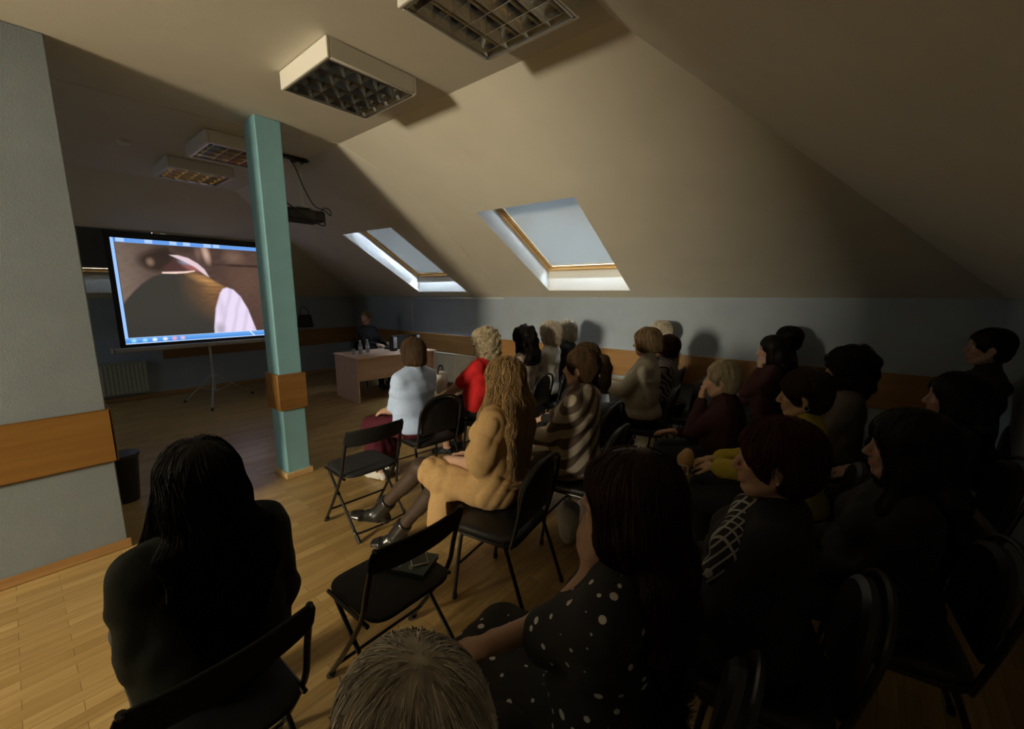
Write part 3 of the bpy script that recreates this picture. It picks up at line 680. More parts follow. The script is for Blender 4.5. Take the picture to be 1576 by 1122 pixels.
# ------------------------------------------------------------------ figures: distance fields turned into meshes
def smin(a, b, k):
    if k <= 0: return np.minimum(a, b)
    h = np.maximum(k-np.abs(a-b), 0)/k
    return np.minimum(a, b) - h*h*k*.25
class Field:
    def __init__(s, lo, hi, h):
        s.h = h; s.lo = np.array(lo, float); s.n = np.maximum(np.ceil((np.array(hi)-s.lo)/h).astype(int)+1, 4)
        s.F = np.full(tuple(s.n), .3, np.float32)
        s.ax = [(s.lo[i]+h*np.arange(s.n[i])).astype(np.float32) for i in range(3)]
    def region(s, lo, hi):
        a = np.clip(np.floor((np.array(lo)-s.lo)/s.h).astype(int), 0, s.n); b = np.clip(np.ceil((np.array(hi)-s.lo)/s.h).astype(int)+1, 0, s.n)
        if (b <= a).any(): return None
        sl = tuple(slice(p, q) for p, q in zip(a, b))
        return sl, s.ax[0][sl[0]][:, None, None], s.ax[1][sl[1]][None, :, None], s.ax[2][sl[2]][None, None, :]
    def put(s, r, d, k, sub):
        sl = r[0]
        s.F[sl] = -smin(-s.F[sl], d, k) if sub else smin(s.F[sl], d, k)
    def cone(s, a, b, ra, rb, k=.02, wide=1.0, wd=(1, 0, 0), sub=False):
        a = np.array(a, float); b = np.array(b, float); m = max(ra, rb)*max(wide, 1)+k+3*s.h
        r = s.region(np.minimum(a, b)-m, np.maximum(a, b)+m)
        if r is None: return
        _, X, Y, Z = r; d = b-a; L = max(float(d @ d), 1e-9)
        px, py, pz = X-a[0], Y-a[1], Z-a[2]
        t = np.clip((px*d[0]+py*d[1]+pz*d[2])/L, 0, 1)
        qx, qy, qz = px-t*d[0], py-t*d[1], pz-t*d[2]
        if wide != 1.0:
            w = np.array(wd, float); w /= np.linalg.norm(w); e = (qx*w[0]+qy*w[1]+qz*w[2])*(1-1/wide)
            qx, qy, qz = qx-e*w[0], qy-e*w[1], qz-e*w[2]
        s.put(r, np.sqrt(qx*qx+qy*qy+qz*qz)-(ra+t*(rb-ra)), k, sub)
    def ell(s, c, rad_, k=.02, M=None, sub=False):
        # M: 3x3 rotation whose columns are the ellipsoid's axes
        c = np.array(c, float); rd = np.array(rad_, float); m = rd.max()+k+3*s.h
        r = s.region(c-m, c+m)
        if r is None: return
        _, X, Y, Z = r; x, y, z = X-c[0], Y-c[1], Z-c[2]
        if M is not None:
            M = np.array(M, float); x, y, z = x*M[0, 0]+y*M[1, 0]+z*M[2, 0], x*M[0, 1]+y*M[1, 1]+z*M[2, 1], x*M[0, 2]+y*M[1, 2]+z*M[2, 2]
        k0 = np.sqrt((x/rd[0])**2+(y/rd[1])**2+(z/rd[2])**2); k1 = np.sqrt((x/rd[0]**2)**2+(y/rd[1]**2)**2+(z/rd[2]**2)**2)
        s.put(r, k0*(k0-1)/np.maximum(k1, 1e-6), k, sub)
    def cut(s, p, nrm, k=0.0, box=None):
        # remove what lies on the nrm side of the plane through p (inside box only)
        r = s.region(*box) if box else s.region(s.lo, s.lo+s.h*s.n)
        if r is None: return
        _, X, Y, Z = r
        s.put(r, -((X-p[0])*nrm[0]+(Y-p[1])*nrm[1]+(Z-p[2])*nrm[2]) + 0*s.F[r[0]], k, True)
    def wrinkle(s, amp, freq, seed, stretch=(1, 1, 1)):
        rg = np.random.RandomState(seed); X, Y, Z = np.ix_(*s.ax); D = np.zeros(tuple(s.n), np.float32)
        if stretch[2] > 2:      # hanging folds: sharp ridges that run downwards
            low = np.sin(9*X+5*Y+13*Z)+np.sin(-7*X+11*Y+8*Z+2)
            for i in range(4):
                t = rg.uniform(0, 3.14); f = freq*rg.uniform(.5, 1.1); D += (1-2*np.abs(np.sin(.5*f*(math.cos(t)*X+math.sin(t)*Y)+1.3*low+f*.06*Z+rg.uniform(0, 6.3)))).astype(np.float32)
        else:
            for i in range(7):
                f = rg.normal(size=3); f = f/np.linalg.norm(f)*freq*rg.uniform(.5, 1.5)/np.array(stretch)
                D += np.sin(f[0]*X+f[1]*Y+f[2]*Z+rg.uniform(0, 6.3)).astype(np.float32)
        s.F += amp*D/2.6
    def mesh(s):
        F = s.F; ins = F < 0
        F[0], F[-1], F[:, 0], F[:, -1], F[:, :, 0], F[:, :, -1] = .1, .1, .1, .1, .1, .1
        ins = F < 0; n = np.array(F.shape)
        cnt = np.zeros(tuple(n-1), np.uint8); offs = [(i, j, k) for i in (0, 1) for j in (0, 1) for k in (0, 1)]
        for i, j, k in offs: cnt += ins[i:n[0]-1+i, j:n[1]-1+j, k:n[2]-1+k]
        act = np.argwhere((cnt > 0) & (cnt < 8)); idx = np.full(tuple(n-1), -1, np.int64); idx[tuple(act.T)] = np.arange(len(act))
        acc = np.zeros((len(act), 3)); num = np.zeros(len(act))
        for o in offs:
            for d in range(3):
                if o[d]: continue
                a = act+np.array(o); e = np.zeros(3, int); e[d] = 1; b_ = a+e
                fa, fb = F[tuple(a.T)], F[tuple(b_.T)]; m = (fa < 0) != (fb < 0)
                t = np.where(m, fa/np.where(m, fa-fb, 1), 0); p = np.array(o, float)+t[:, None]*e
                acc += np.where(m[:, None], p, 0); num += m
        V = s.lo + s.h*(act+acc/num[:, None]); Q = []
        for d in range(3):
            e = [slice(None)]*3; g = [slice(None)]*3; e[d] = slice(0, -1); g[d] = slice(1, None)
            A, B = ins[tuple(e)], ins[tuple(g)]; c = np.argwhere(A != B); u, v = (d+1) % 3, (d+2) % 3
            c = c[(c[:, u] > 0) & (c[:, v] > 0) & (c[:, u] < n[u]-1) & (c[:, v] < n[v]-1)]
            if not len(c): continue
            du = np.zeros(3, int); du[u] = 1; dv = np.zeros(3, int); dv[v] = 1
            q = np.stack([idx[tuple((c-du-dv).T)], idx[tuple((c-dv).T)], idx[tuple(c.T)], idx[tuple((c-du).T)]], 1)
            fl = ~A[tuple(c.T)]; q[fl] = q[fl][:, ::-1]; Q.append(q)
        return V, np.concatenate(Q)
    def sample(s, P):
        i = np.clip(np.rint((P-s.lo)/s.h).astype(int), 1, s.n-2); x, y, z = i.T; F = s.F
        g = np.stack([F[x+1, y, z]-F[x-1, y, z], F[x, y+1, z]-F[x, y-1, z], F[x, y, z+1]-F[x, y, z-1]], 1)/(2*s.h)
        f = F[x, y, z] + ((P-(s.lo+s.h*i))*g).sum(1)
        return f, g/np.maximum(np.linalg.norm(g, axis=1, keepdims=True), 1e-6)
def raw_mesh(name, V, Q, mat, parent=None, attr=None, col4=None):
    me = bpy.data.meshes.new(name); n = len(Q); k = Q.shape[1]
    me.vertices.add(len(V)); me.vertices.foreach_set('co', V.astype(np.float32).ravel())
    me.loops.add(n*k); me.loops.foreach_set('vertex_index', Q.astype(np.int32).ravel())
    me.polygons.add(n); me.polygons.foreach_set('loop_start', np.arange(0, n*k, k, dtype=np.int32))
    me.polygons.foreach_set('use_smooth', np.ones(n, bool))
    me.update(calc_edges=True)
    if attr:
        a = me.color_attributes.new(attr, 'FLOAT_COLOR', 'POINT'); a.data.foreach_set('color', np.concatenate([col4, np.ones((len(V), 1))], 1).astype(np.float32).ravel())
    me.materials.append(MAT[mat] if isinstance(mat, str) else mat)
    o = bpy.data.objects.new(name, me); col.objects.link(o)
    if parent: o.parent = parent
    return o
def attr_mat(name, attr, rough, spec=.5, sss=0.0, bump=0.0, bscale=300):
    m, nt, b = nmat(name); a = N(nt, 'ShaderNodeAttribute', attribute_name=attr)
    nt.links.new(a.outputs['Color'], b.inputs['Base Color']); b.inputs['Roughness'].default_value = rough; b.inputs['Specular IOR Level'].default_value = spec
    if bump:
        tc = N(nt, 'ShaderNodeTexCoord'); n2 = N(nt, 'ShaderNodeTexNoise', i_Scale=bscale, i_Detail=3.0); nt.links.new(tc.outputs['Object'], n2.inputs['Vector'])
        bp = N(nt, 'ShaderNodeBump', i_Strength=bump, i_Distance=0.002); nt.links.new(n2.outputs['Fac'], bp.inputs['Height']); nt.links.new(bp.outputs[0], b.inputs['Normal'])
    return m
MAT['skin'] = attr_mat('skin', 'tint', .5, .4, bump=.15, bscale=500)
MAT['hair'] = attr_mat('hair', 'tint', .55, .22)
def cloth(name, c, rough=.85, bump=.35, bscale=500, noise=.06):
    return simple(name, c, rough, noise=noise, nscale=60, bump=bump, bscale=bscale, spec=.25)
def stripes_mat(name, c1, c2, scale, dist, rot, lo=.45, hi=.55):
    m, nt, b = nmat(name); tc = N(nt, 'ShaderNodeTexCoord'); mp = N(nt, 'ShaderNodeMapping'); mp.inputs['Rotation'].default_value = rot
    nt.links.new(tc.outputs['Object'], mp.inputs[0])
    w = N(nt, 'ShaderNodeTexWave', i_Scale=scale, i_Distortion=dist, i_Detail=1.0); w.inputs['Detail Scale'].default_value = .9; nt.links.new(mp.outputs[0], w.inputs['Vector'])
    r = ramp(nt, [(lo, c1), (hi, c2)]); nt.links.new(w.outputs['Fac'], r.inputs[0]); nt.links.new(r.outputs[0], b.inputs['Base Color']); b.inputs['Roughness'].default_value = .85
    return m
def dots_mat(name, c1, c2, scale, size):
    m, nt, b = nmat(name); tc = N(nt, 'ShaderNodeTexCoord')
    v = N(nt, 'ShaderNodeTexVoronoi', i_Scale=scale); v.inputs['Randomness'].default_value = 1.0; nt.links.new(tc.outputs['Object'], v.inputs['Vector'])
    sep = N(nt, 'ShaderNodeSeparateColor'); nt.links.new(v.outputs['Color'], sep.inputs[0])
    mul = N(nt, 'ShaderNodeMath', operation='MULTIPLY'); nt.links.new(sep.outputs[0], mul.inputs[0]); mul.inputs[1].default_value = size
    lt = N(nt, 'ShaderNodeMath', operation='LESS_THAN'); nt.links.new(v.outputs['Distance'], lt.inputs[0]); nt.links.new(mul.outputs[0], lt.inputs[1])
    mx = N(nt, 'ShaderNodeMix', data_type='RGBA'); nt.links.new(lt.outputs[0], mx.inputs[0]); mx.inputs[6].default_value = (*c1, 1); mx.inputs[7].default_value = (*c2, 1)
    nt.links.new(mx.outputs[2], b.inputs['Base Color']); b.inputs['Roughness'].default_value = .85; return m
def plaid_mat(name, c1, c2, scale):
    m, nt, b = nmat(name); tc = N(nt, 'ShaderNodeTexCoord'); prev = None
    for rot in ((0, 0, .6), (0, 1.2, -.9)):
        mp = N(nt, 'ShaderNodeMapping'); mp.inputs['Rotation'].default_value = rot; nt.links.new(tc.outputs['Object'], mp.inputs[0])
        w = N(nt, 'ShaderNodeTexWave', i_Scale=scale, i_Distortion=.4); nt.links.new(mp.outputs[0], w.inputs['Vector'])
        g = N(nt, 'ShaderNodeMath', operation='GREATER_THAN'); nt.links.new(w.outputs['Fac'], g.inputs[0]); g.inputs[1].default_value = .86
        if prev is None: prev = g
        else:
            mxx = N(nt, 'ShaderNodeMath', operation='MAXIMUM'); nt.links.new(prev.outputs[0], mxx.inputs[0]); nt.links.new(g.outputs[0], mxx.inputs[1]); prev = mxx
    mx = N(nt, 'ShaderNodeMix', data_type='RGBA'); nt.links.new(prev.outputs[0], mx.inputs[0]); mx.inputs[6].default_value = (*c1, 1); mx.inputs[7].default_value = (*c2, 1)
    nt.links.new(mx.outputs[2], b.inputs['Base Color']); b.inputs['Roughness'].default_value = .9; return m

def Rx(a): return np.array([[1, 0, 0], [0, math.cos(a), -math.sin(a)], [0, math.sin(a), math.cos(a)]])
def Ry(a): return np.array([[math.cos(a), 0, math.sin(a)], [0, 1, 0], [-math.sin(a), 0, math.cos(a)]])
def Rz(a): return np.array([[math.cos(a), -math.sin(a), 0], [math.sin(a), math.cos(a), 0], [0, 0, 1]])
def ik(a, c, l1, l2, pole):
    a, c, pole = (np.array(v, float) for v in (a, c, pole)); d = c-a; L = np.linalg.norm(d)
    if L > (l1+l2)*.995: c = a+d/L*(l1+l2)*.995; d = c-a; L = np.linalg.norm(d)
    x = (l1*l1-l2*l2+L*L)/(2*L); h = math.sqrt(max(l1*l1-x*x, 0)); u = d/L; p = pole-u*(pole @ u); p /= np.linalg.norm(p)+1e-9
    return a+u*x+p*h, c
SEAT = .477
def skeleton(S):
    k = S['k']; fat = S['fat']; P = np.array([0, 0, .578]); TR = Rz(S['twist']) @ Ry(S['side']) @ Rx(-S['lean'])
    T = lambda x, y, z: P + TR @ np.array([x, y, z*k])
    J = dict(P=P, TR=TR, T=T); sw = S['sw']
    J['waist'], J['chest'], J['up'], J['neck'] = T(0, .0, .16), T(0, .0, .33), T(0, -.012, .435), T(0, -.015, .49)
    HR = Rz(S['hyaw']) @ Ry(S['hroll']) @ Rx(-S['hpitch']); J['HR'] = HR; J['hs'] = S['hs']
    J['head'] = J['neck'] + TR @ np.array([0, .01, .055*k]) + HR @ np.array([0, .018, .085])*S['hs']
    J['H'] = lambda x, y, z: J['head'] + HR @ (np.array([x, y, z])*S['hs'])
    J['crown'] = J['H'](0, -.015, .125)
    for s, nm in ((-1, 'L'), (1, 'R')):
        J['sh'+nm] = T(s*sw, -.015, .412); tgt = S['hand'+nm]; pole = S['pole'+nm]
        if callable(tgt): tgt = tgt(J)
        J['el'+nm], J['wr'+nm] = ik(J['sh'+nm], tgt, .275, .245, pole)
        J['hip'+nm] = np.array([s*.088, .02, .555]); an = S['foot'+nm]
        J['kn'+nm], J['an'+nm] = ik(J['hip'+nm], an, S['thigh'], S['shin'], S['kpole'+nm])
    return J
def put_torso(f, S, J, e, k=.04):
    a = S['fat']; W = J['TR'][:, 0]; kw = dict(k=k, wide=1.5, wd=W)
    P = J['P']
    f.ell(P+np.array([0, -.025, -.005]), (.165*(.85+.15*a)+e, .125*a+e, .105+e), k)
    f.cone(P+J['TR'] @ [0, 0, .03], J['waist'], .108*a+e, .098*a+e, **kw)
    f.cone(J['waist'], J['chest'], .098*a+e, .103*(.5+.5*a)+e, **kw)
    f.cone(J['chest'], J['up'], .103*(.5+.5*a)+e, .072+e, k=k, wide=1.7, wd=W)
    [f.cone(J['T'](0, -.018, .44), J['sh'+n], .050+e, .052+e, k) for n in 'LR']
    if S['bust']:
        for s in (-1, 1): f.ell(J['T'](s*.075, .085*(.5+.5*a), .295), (.062+e, .058+e, .062+e), k)
    if a > 1.1: f.ell(J['T'](0, .06*a, .12), (.125*a+e, .085*a+e, .11+e), k)
def put_arm(f, S, J, nm, e, t0=0.0, t1=2.0, k=.018, e2=None, m=1.0):
    # t: 0 shoulder, 1 elbow, 2 wrist
    a = .7+.3*S['fat']; s_, el, wr = J['sh'+nm], J['el'+nm], J['wr'+nm]; e2 = e if e2 is None else e2
    L = lambda p, q, t: p+(q-p)*t
    if t1 <= 1: f.cone(s_, L(s_, el, t1), (.050*a)*m+e, (.050-.012*t1)*a*m+e2, k); return
    f.cone(s_, el, .050*a*m+e, .038*a*m+e, k)
    f.cone(el, L(el, wr, t1-1), .038*a*m+e, (.038-.012*(t1-1))*m*a+e2, k)
    f.cone(L(el, wr, .12), L(el, wr, .45*min(1, t1-1)), .036*a*m+e, .034*a*m+e, k)
def put_leg(f, S, J, nm, e, t1=2.0, k=.02, m=1.0):
    a = .6+.4*S['fat']; h, kn, an = J['hip'+nm], J['kn'+nm], J['an'+nm]
    if t1 <= 1: f.cone(h, h+(kn-h)*t1, .082*a*m+e, (.082-.026*t1)*a*m+e, k); return
    f.cone(h, kn, .082*a*m+e, .056*a*m+e, k); t = t1-1
    f.cone(kn, kn+(an-kn)*t, .050*a*m+e, (.050-.016*t)*m*a+e, k)
    u = (an-kn)/np.linalg.norm(an-kn); back = np.array([0, -1, 0])-u*(-u[1]); back /= np.linalg.norm(back)+1e-6
    f.cone(kn+u*.08+back*.018, kn+u*min(.2, .36*t)+back*.016, .042*a*m+e, .034*a*m+e, k)
def put_head(f, S, J):
    H, R = J['H'], J['HR']; s = J['hs']; fe = lambda c, r, k=.012, sub=False: f.ell(H(*c), np.array(r)*s, k, R, sub)
    fc = lambda a, b_, ra, rb, k=.01, sub=False: f.cone(H(*a), H(*b_), ra*s, rb*s, k, sub=sub)
    f.cone(J['neck']-J['TR'][:, 2]*.03, H(0, -.022, -.05), .056, .050, .025)
    fe((0, -.018, .03), (.074, .093, .088), .01); fe((0, .022, -.032), (.060, .066, .078), .03)
    fe((0, .05, .035), (.058, .04, .045), .02)                                    # forehead
    fc((-.024, .058, -.098), (.024, .058, -.098), .017, .017, .02); fe((0, .072, -.096), (.017, .014, .015), .012)     # chin
    for q in (-1, 1):
        fc((q*.056, .0, -.055), (q*.026, .055, -.098), .017, .015, .02)            # jaw
        fe((q*.036, .064, -.018), (.022, .020, .020), .018)                        # cheek
    fc((-.040, .072, .030), (.040, .072, .030), .010, .010, .012)                 # brow
    for q in (-1, 1):
        fe((q*.031, .089, .010), (.015, .012, .011), .010, True); fe((q*.031, .0745, .010), (.0135, .0125, .0115), .003)
        fc((q*.043, .078, .016), (q*.019, .081, .016), .004, .004, .004)           # lid
    fc((0, .083, .018), (0, .108, -.026), .0075, .0115, .010); fe((0, .105, -.031), (.012, .011, .009), .006)
    for q in (-1, 1): fe((q*.012, .094, -.034), (.008, .010, .007), .006)
    fe((0, .079, -.060), (.026, .014, .022), .012)
    fc((-.018, .082, -.058), (.018, .082, -.058), .0055, .0055, .005); fc((0, .090, -.057), (0, .090, -.057), .007, .007, .006)
    fc((-.015, .083, -.070), (.015, .083, -.070), .0062, .0062, .005); fe((0, .088, -.071), (.010, .007, .007), .006)
    fc((-.022, .096, -.0637), (.022, .096, -.0637), .0022, .0022, .003, True)
    for q in (-1, 1):
        fe((q*.075, -.012, -.004), (.011, .021, .032), .006); fe((q*.086, -.006, .0), (.006, .010, .017), .004, True); fe((q*.074, -.004, -.034), (.008, .010, .012), .006)
def put_hand(f, wr, fwd, palm, side, curl=.5, spread=.25, k=.005):
    # fwd: along the hand, palm: out of the palm, side: +1 thumb along palm x fwd, -1 the other way
    fwd = np.array(fwd, float); fwd /= np.linalg.norm(fwd); palm = np.array(palm, float); palm -= fwd*(palm @ fwd); palm /= np.linalg.norm(palm)
    lat = np.cross(palm, fwd)*side; wr = np.array(wr, float); P = lambda a, b_, c: wr+fwd*a+lat*b_+palm*c
    f.cone(P(-.02, 0, 0), P(.03, 0, 0), .024, .022, .012, 1.25, lat)
    f.cone(P(.03, .0, 0), P(.075, .002, .002), .015, .0135, .012, 2.5, lat)
    for i, (o, ln) in enumerate(((.030, .070), (.010, .080), (-.011, .074), (-.031, .058))):
        p = P(.078-.004*abs(i-1.2), o, .002); a = o*spread*6
        for j, (sg, r0, r1) in enumerate(((.45, .0092, .0085), (.30, .0085, .0078), (.25, .0078, .0066))):
            ang = curl*(.55+.55*j); d = (fwd*math.cos(ang)+palm*math.sin(ang))+lat*a; d /= np.linalg.norm(d); q = p+d*ln*sg
            f.cone(p, q, r0, r1, k); p = q
    p = P(.012, .022, .004)
    for (a, b_, c), ln, r0, r1 in (((.65, .75, .25), .036, .0125, .0105), ((.85, .35, .35), .030, .0100, .0092), ((.95, .05, .35), .026, .0092, .0072)):
        d = fwd*a+lat*b_+palm*c; d /= np.linalg.norm(d); q = p+d*ln; f.cone(p, q, r0, r1, k); p = q
def put_foot(f, an, toe, e=0.0, k=.012):
    an = np.array(an, float); d = np.array(toe, float); d /= np.linalg.norm(d); dn = np.array([0, 0, -1.]); dn -= d*(dn @ d); dn /= np.linalg.norm(dn); sd = np.cross(d, dn)
    P = lambda a, b_, c: an+d*a+sd*b_+dn*c
    f.cone(P(-.045, 0, .05), P(-.03, 0, .035), .028+e, .032+e, k); f.cone(P(-.02, 0, .02), P(.07, 0, .048), .036+e, .030+e, k)
    f.cone(P(.0, 0, .055), P(.12, 0, .060), .020+e, .021+e, k, 1.6, sd); f.cone(P(.12, 0, .06), P(.165, -.0, .064), .021+e, .015+e, k, 2.0, sd)
    return d, dn, P
def seat_cut(f): f.cut((0, 0, SEAT), (0, 0, -1), .0, ((-.30, -.40, SEAT-.12), (.30, .235, SEAT+.01)))

def hair_field(S, J):
    st = S['hair']; s = J['hs']; R = J['HR']; H = J['H']; h = S['hres']; L = S['hlen']
    c = J['head']; lo = c-np.array([.26, .26, .26]); hi = c+np.array([.26, .26, .26])
    if L > 0: lo[2] = min(lo[2], c[2]-.22-L); lo[:2] -= .06; hi[:2] += .06
    f = Field(lo, hi, h); vol = S['hvol']
    fe = lambda p, r, k=.02, sub=False: f.ell(H(*p), np.array(r)*s, k, R, sub)
    fe((0, -.022, .036), (.080+vol, .100+vol, .090+vol))
    if st in ('bob', 'long', 'curly', 'puff'):
        d = S['bob']     # how far below the centre the bob reaches
        fe((0, -.032, -.02-d*.35), (.082+vol, .088+vol, .05+d*.72), .03)
        if st == 'bob': f.cut(H(0, 0, -d), R @ np.array([0, 0, -1.]), .02)
    if st == 'short': fe((0, -.045, -.03), (.070+vol*.7, .062+vol*.8, .075), .03)
    if st in ('bun', 'pony'): fe((0, -.03, -.0), (.078+vol*.6, .082+vol*.6, .085), .03)
    if st == 'bun': fe((0, -.145, -.005), (.045, .038, .045), .02)
    if st == 'pony':
        q = [H(0, -.115, .035), H(0, -.17, .01), H(0, -.185, -.06)]; tail = [q[0], q[1], q[2], q[2]+np.array([0, .0, -.12]), q[2]+np.array([0, .02, -.26])]
        for a, b_, r0, r1 in zip(tail, tail[1:], (.022, .034, .044, .036), (.034, .044, .036, .012)): f.cone(a, b_, r0, r1, .015)
    if L > 0:
        B = [H(0, -.07, -.04), J['neck']+J['TR'] @ np.array([0, -.085, .0]), J['T'](0, -.125*(.6+.4*S['fat']), .36)]
        down = J['T'](0, -.135*(.6+.4*S['fat']), .40-L) if L > .1 else None
        W = J['TR'][:, 0]; f.cone(B[0], B[1], .055+vol*.5, .050+vol*.3, .03, 1.55, W); f.cone(B[1], B[2], .050+vol*.3, .036+vol*.2, .03, 2.5, W)
        if down is not None: f.cone(B[2], down, .036+vol*.2, .016, .03, 3.1, W)
        for q in S['locks']:
            f.cone(H(q*.072, .0, -.03), J['T'](q*.115, .04, .42), .034, .040, .03); f.cone(J['T'](q*.115, .04, .42), J['T'](q*.12, .085, .42-min(L, .26)), .038, .018, .03)
    # free the face, the neck front and, for short cuts, the ears
    fr = S['fringe']
    fe((0, .112, -.052+fr), (.066, .085, .118), .012, True)
    if st in ('short', 'bun', 'pony'):
        for q in (-1, 1): fe((q*.088, .012, -.022), (.022, .030, .042), .01, True)
    if S['hwave'] > 0: f.wrinkle(S['hwave'], S['hfreq'], S['seed'], (1, 1, 2.0 if st == 'long' else 1.2))
    return f
def build_hair(S, J, root):
    f = hair_field(S, J); rg = np.random.RandomState(S['seed']); base = np.array(S['hcol'])
    V, Q = f.mesh(); n = S['strands']; tip = np.array(S['htip']) if S['htip'] is not None else base
    def tone(P, r):
        z = np.clip((J['head'][2]+.05-P[:, 2])/.35, 0, 1)[:, None]
        return (base*(1-z)+tip*z)*r
    lk = S['lock']
    def lockv(P):
        a = sum(np.sin(P @ np.array(w_)*f_+p_) for w_, f_, p_ in (((.8, .5, .1), 130, 0), ((-.5, .8, .15), 170, 1), ((.3, -.7, .2), 240, 2), ((.9, .2, .1), 310, 4)))
        return (1+lk*a/2.2)[:, None]
    allV, allC, allQ = [V], [tone(V, .62*lockv(V))], [Q]
    st = S['hstep']; steps = S['hsteps']; i = rg.choice(len(V), n); P = V[i]+rg.normal(size=(n, 3))*.003
    wh = J['H'](0, -.05, .13); path = [P]; ph = rg.uniform(0, 6.3, (n, 1)); curl = S['curl']; off = rg.uniform(-.001, S['fly'], n)
    D = rg.normal(size=(n, 3))
    for k in range(steps):
        v, g = f.sample(P)
        d = (P-wh); d /= np.linalg.norm(d, axis=1, keepdims=True); d = d*.8+np.array([0, 0, -1.])*(.5+.25*k/steps)+D*S['mess']+J['HR'] @ np.array([0, -.25, 0])
        d -= g*(d*g).sum(1, keepdims=True); d /= np.linalg.norm(d, axis=1, keepdims=True)+1e-6
        sd = np.cross(g, d); P = P+d*st+sd*np.sin(ph+k*S['cfreq'])*curl+g*np.cos(ph+k*S['cfreq'])*curl*.6
        v, g = f.sample(P); P = P-g*np.clip(v-off, -.01, .01)[:, None]
        path.append(P)
    PT = np.stack(path, 1); K = PT.shape[1]; r0 = S['srad']*rg.uniform(.7, 1.3, n)
    tan = np.gradient(PT, axis=1); tan /= np.linalg.norm(tan, axis=2, keepdims=True)+1e-9
    a = np.cross(tan, np.array([.31, .52, .79])); a /= np.linalg.norm(a, axis=2, keepdims=True)+1e-9; b_ = np.cross(tan, a)
    rr = (r0[:, None]*np.linspace(1, .25, K)[None])[..., None]
    SV = np.stack([PT+rr*(a*math.cos(t)+b_*math.sin(t)) for t in (0, 2.094, 4.189)], 2)      # n K 3 3
    ix = (len(V)+np.arange(n*K*3)).reshape(n, K, 3)
    SQ = np.concatenate([np.stack([ix[:, :-1, q], ix[:, :-1, (q+1) % 3], ix[:, 1:, (q+1) % 3], ix[:, 1:, q]], -1).reshape(-1, 4) for q in range(3)])
    SVf = SV.reshape(-1, 3); sh = np.repeat(rg.uniform(.55, 1.5, n)*lockv(path[0])[:, 0], K*3)[:, None]
    allV.append(SVf); allC.append(tone(SVf, sh)); allQ.append(SQ)
    return raw_mesh('hair', np.concatenate(allV), np.concatenate(allQ), 'hair', root, 'tint', np.clip(np.concatenate(allC), 0, 1))

SKIN = (.52, .32, .23)
DEF = dict(yaw=0, k=1.0, fat=1.0, lean=-.06, side=0.0, twist=0.0, sw=.150, hs=1.0, hyaw=0.0, hpitch=.0, hroll=0.0, bust=True, thigh=.43, shin=.42,
    handL=(-.08, .30, .66), handR=(.07, .31, .66), poleL=(-.35, -.6, -.8), poleR=(.35, -.6, -.8), footL=(-.11, .42, .09), footR=(.11, .44, .09), kpoleL=(0, .3, 1), kpoleR=(0, .3, 1), toeL=(-.1, 1, -.02), toeR=(.1, 1, -.02),
    hfL=None, hfR=None, hpL=(.2, 0, -1), hpR=(-.2, 0, -1), curlL=.5, curlR=.5, res=.0075, cres=.009, skin=SKIN,
    hair='bob', hcol=(.06, .035, .02), htip=None, hvol=.012, bob=.10, hlen=0.0, locks=(), fringe=0.0, hwave=.0015, hfreq=70, hres=.006, strands=1100, hstep=.012, hsteps=9, srad=.0013, fly=.003, curl=.0, cfreq=1.2, mess=.14, lock=.35, seed=1,
    top=None, sleeve=1.95, se=.012, se2=None, collar=.03, topmat='black_fabric', tope=.014, hem=-.02, wr=.0024, wfreq=62, skirt=None, skirtmat='black_fabric', trousers='black_fabric', trlen=1.95, shoe='black_vinyl', tights=None, boots=False, puff=False, drape=(), sklen=.4, skth=1.0)
